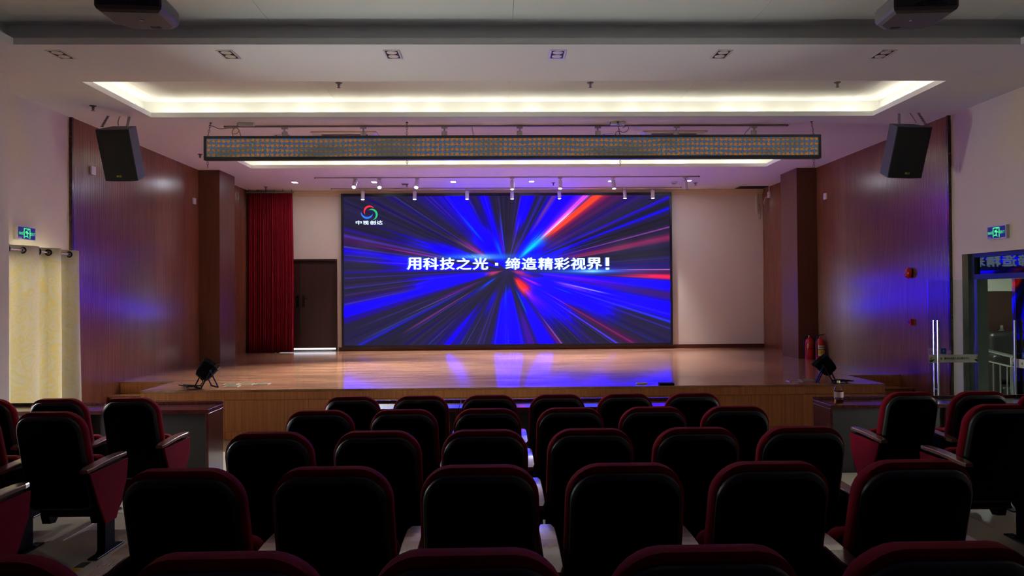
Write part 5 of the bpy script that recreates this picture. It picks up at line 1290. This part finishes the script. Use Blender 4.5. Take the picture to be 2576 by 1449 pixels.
# ================================================================ SEATS
def rr_outline(w, z0, z1, r, rb, crown, taper, n=7):
    """rounded outline, counter-clockwise seen from behind; w half width"""
    p = []
    w, r, rb = w * .995, r * .97, rb * .97
    def arc(cx, cz, rad, a0, a1):
        for i in range(n + 1):
            a = R(a0 + (a1 - a0) * i / n); p.append((cx + rad * math.cos(a), cz + rad * math.sin(a)))
    arc(w - rb, z0 + rb, rb, -90, 0); arc(w - r, z1 - r, r, 0, 90); arc(-w + r, z1 - r, r, 90, 180); arc(-w + rb, z0 + rb, rb, 180, 270)
    out = []
    for x, z in p:
        t = (z - z0) / (z1 - z0)
        z2 = z + crown * (1 - (x / w) ** 2) * max(0, (t - .5) * 2)
        out.append((x * (1 - taper * t), z2))
    return out
TILT = 0.26
def lean(x, y, z, H=1.0):
    return (x, y + (H - z) * TILT * (1.0 if z > .45 else 1.0) + 0.012 * (1 - (x / .22) ** 2) * -1, z)
def ring3(o2, y): return [lean(x, y, z) for x, z in o2]
def thick_line(): pass
def make_seat(end_left=False, end_right=False, arm_right=False):
    t = empty('auditorium_seat', (0, 0, 0))
    # outer back shell: black plastic with a bevelled rim
    full = rr_outline(.222, .30, .962, .105, .05, .012, .035)
    mid = rr_outline(.217, .305, .955, .10, .046, .012, .035)
    inn = rr_outline(.205, .318, .936, .092, .036, .012, .035)
    b = MB(); b.rings([ring3(full, .040), ring3(full, .030), ring3(mid, .020), ring3(inn, .010)], cap0=True, cap1=False)
    rim = b.obj('shell_rim', M_RIM, t, smooth=True, ang=50)
    b = MB(); b.rings([ring3(inn, .0125), ring3(inn, .0099), ring3(rr_outline(.199, .324, .930, .088, .032, .012, .035), .006)], cap0=True, cap1=True)
    b.obj('back_shell', M_BLACKP, t, smooth=True, ang=40)
    # cushion that wraps past the shell
    c0 = rr_outline(.216, .36, .966, .108, .05, .016, .03); c1 = rr_outline(.234, .352, .984, .122, .055, .016, .03); c2 = rr_outline(.236, .35, .986, .124, .056, .016, .03); c3 = rr_outline(.222, .362, .972, .112, .05, .016, .03); c4 = rr_outline(.185, .395, .945, .085, .04, .012, .03)
    b = MB(); b.rings([ring3(c0, .040), ring3(c1, .050), ring3(c2, .072), ring3(c2, .095), ring3(c3, .118), ring3(c4, .130)])
    b.obj('back_cushion', M_RED, t, smooth=True, ang=60)
    # tipped-up seat pan
    def sring(o2, y): return [(x, y + (.68 - z) * -.10, z) for x, z in o2]
    s0 = rr_outline(.205, .235, .63, .06, .05, 0, 0); s1_ = rr_outline(.218, .222, .642, .07, .055, 0, 0); s2_ = rr_outline(.20, .24, .62, .06, .05, 0, 0)
    b = MB(); b.rings([sring(s0, .335), sring(s1_, .35), sring(s1_, .395), sring(s2_, .42)]); b.obj('seat_cushion', M_RED, t, smooth=True, ang=60)
    s3 = rr_outline(.19, .25, .60, .05, .05, 0, 0)
    b = MB(); b.rings([sring(s3, .305), sring(s0, .334)]); b.obj('seat_shell', M_BLACKP, t, smooth=True, ang=40)
    for x in (-.17, .17):
        b = MB(); b.prism([(.30, .30), (.40, .28), (.40, .195), (.37, .165), (.31, .175), (.29, .24)], x - .028, x + .028, 'x'); b.obj('hinge_bracket', M_BLACKP, t)
    # arm stands
    def arm(x, end):
        hw_ = .032
        b = MB(); pts = [(.10, .60), (.44, .60), (.43, .38), (.40, .30), (.30, .22), (.30, .03), (.36, .0), (.14, .0), (.18, .03), (.18, .30), (.12, .42)]
        b.prism(pts, x - hw_ + .004, x + hw_ - .004, 'x'); st = b.obj('arm_stand', M_BLACKP, t)
        if end:
            xs_ = x + end * (hw_ - .0035); xa, xb = sorted((xs_, xs_ + end * .012))
            b = MB(); b.prism([(-.02, .598), (.46, .598), (.44, .45), (.30, .215), (.17, .215), (.06, .42)], xa, xb, 'x'); b.obj('side_panel', M_RED, st)
        # armrest: a gently curved varnished board with a pale edge line
        b = MB(); n = 10; prof = []
        ys = [-.03 + .50 * i / n for i in range(n + 1)]
        zt = [.628 + .012 * math.sin(PI * min(1, max(0, (y + .03) / .5)) * .9) + .012 * (y / .47) for y in ys]
        w_ = .038
        rs_ = []
        for i, (y, z) in enumerate(zip(ys, zt)):
            e = .012 if i in (0, n) else 0
            rs_.append([(x - w_ + e, y, z - .024), (x + w_ - e, y, z - .024), (x + w_ - e, y, z - .005), (x + w_ - .005 - e, y, z), (x - w_ + .005 + e, y, z), (x - w_ + e, y, z - .005)])
        b.rings(rs_); a_ = b.obj('armrest', M_ARM, t, smooth=False)
        b = MB(); b.bbox(x - .12 * 0 - .035, x + .035, .07, .42, .0005, .012, .003, 1); b.obj('foot_plate', M_METALB, t)
    arm(-.283, -1 if end_left else 0)
    if arm_right: arm(.283, 1 if end_right else 0)
    return t
M_ARM = mat('varnished_armrest', (120, 84, 76), 0.24, spec=0.8, coat=0.7, var=0.1, stretch=(20, 2, 20), scale=4)
proto = {'plain': make_seat(), 'left': make_seat(end_left=True), 'right': make_seat(end_right=True, arm_right=True)}
used = set()
def place_seat(kind, x, y, label, group, z=None):
    o = proto[kind] if kind not in used else copy_tree(proto[kind])
    used.add(kind)
    o.location = (x, y - .085, floor_z(y + .2))
    tag(o, label, 'seat', group)
    return o
ROWS = {'nearest': 1.68, 'second': 2.745, 'third': 3.765, 'fourth': 4.825, 'fifth': 5.885}
XS = [-1.198, -.636, -.074, .486, 1.047, 1.607]
ORD = ('first', 'second', 'third', 'fourth', 'fifth', 'sixth')
rowname = {'nearest': 'nearest centre row', 'second': 'second centre row from the camera', 'third': 'third centre row from the camera', 'fourth': 'fourth centre row from the camera', 'fifth': 'centre row closest to the stage'}
for rn, y in ROWS.items():
    for i, x in enumerate(XS):
        if rn == 'nearest' and i == 5: pass
        kind = 'left' if i == 0 else ('right' if i == 5 else 'plain')
        place_seat(kind, x, y, 'red and black seat, %s from the left, in the %s' % (ORD[i], rowname[rn]), 'auditorium seats')
for y, rn, n in ((5.93, 'front row', 3), (4.88, 'second row from the stage', 3), (3.80, 'third row from the stage', 2)):
    for i in range(n):
        place_seat('right' if i == 0 else ('plain'), -3.01 - .585 * i, y, 'red and black seat, left side block, %s, %s from the aisle' % (rn, ORD[i]), 'auditorium seats', z=floor_z(y + .2))
for y, rn, n in ((5.82, 'front row', 4), (4.78, 'second row from the stage', 3), (3.72, 'third row from the stage', 2)):
    for i in range(n):
        place_seat('left' if i == 0 else 'plain', 3.385 + .575 * i, y, 'red and black seat, right side block, %s, %s from the aisle' % (rn, ORD[i]), 'auditorium seats', z=floor_z(y + .2))
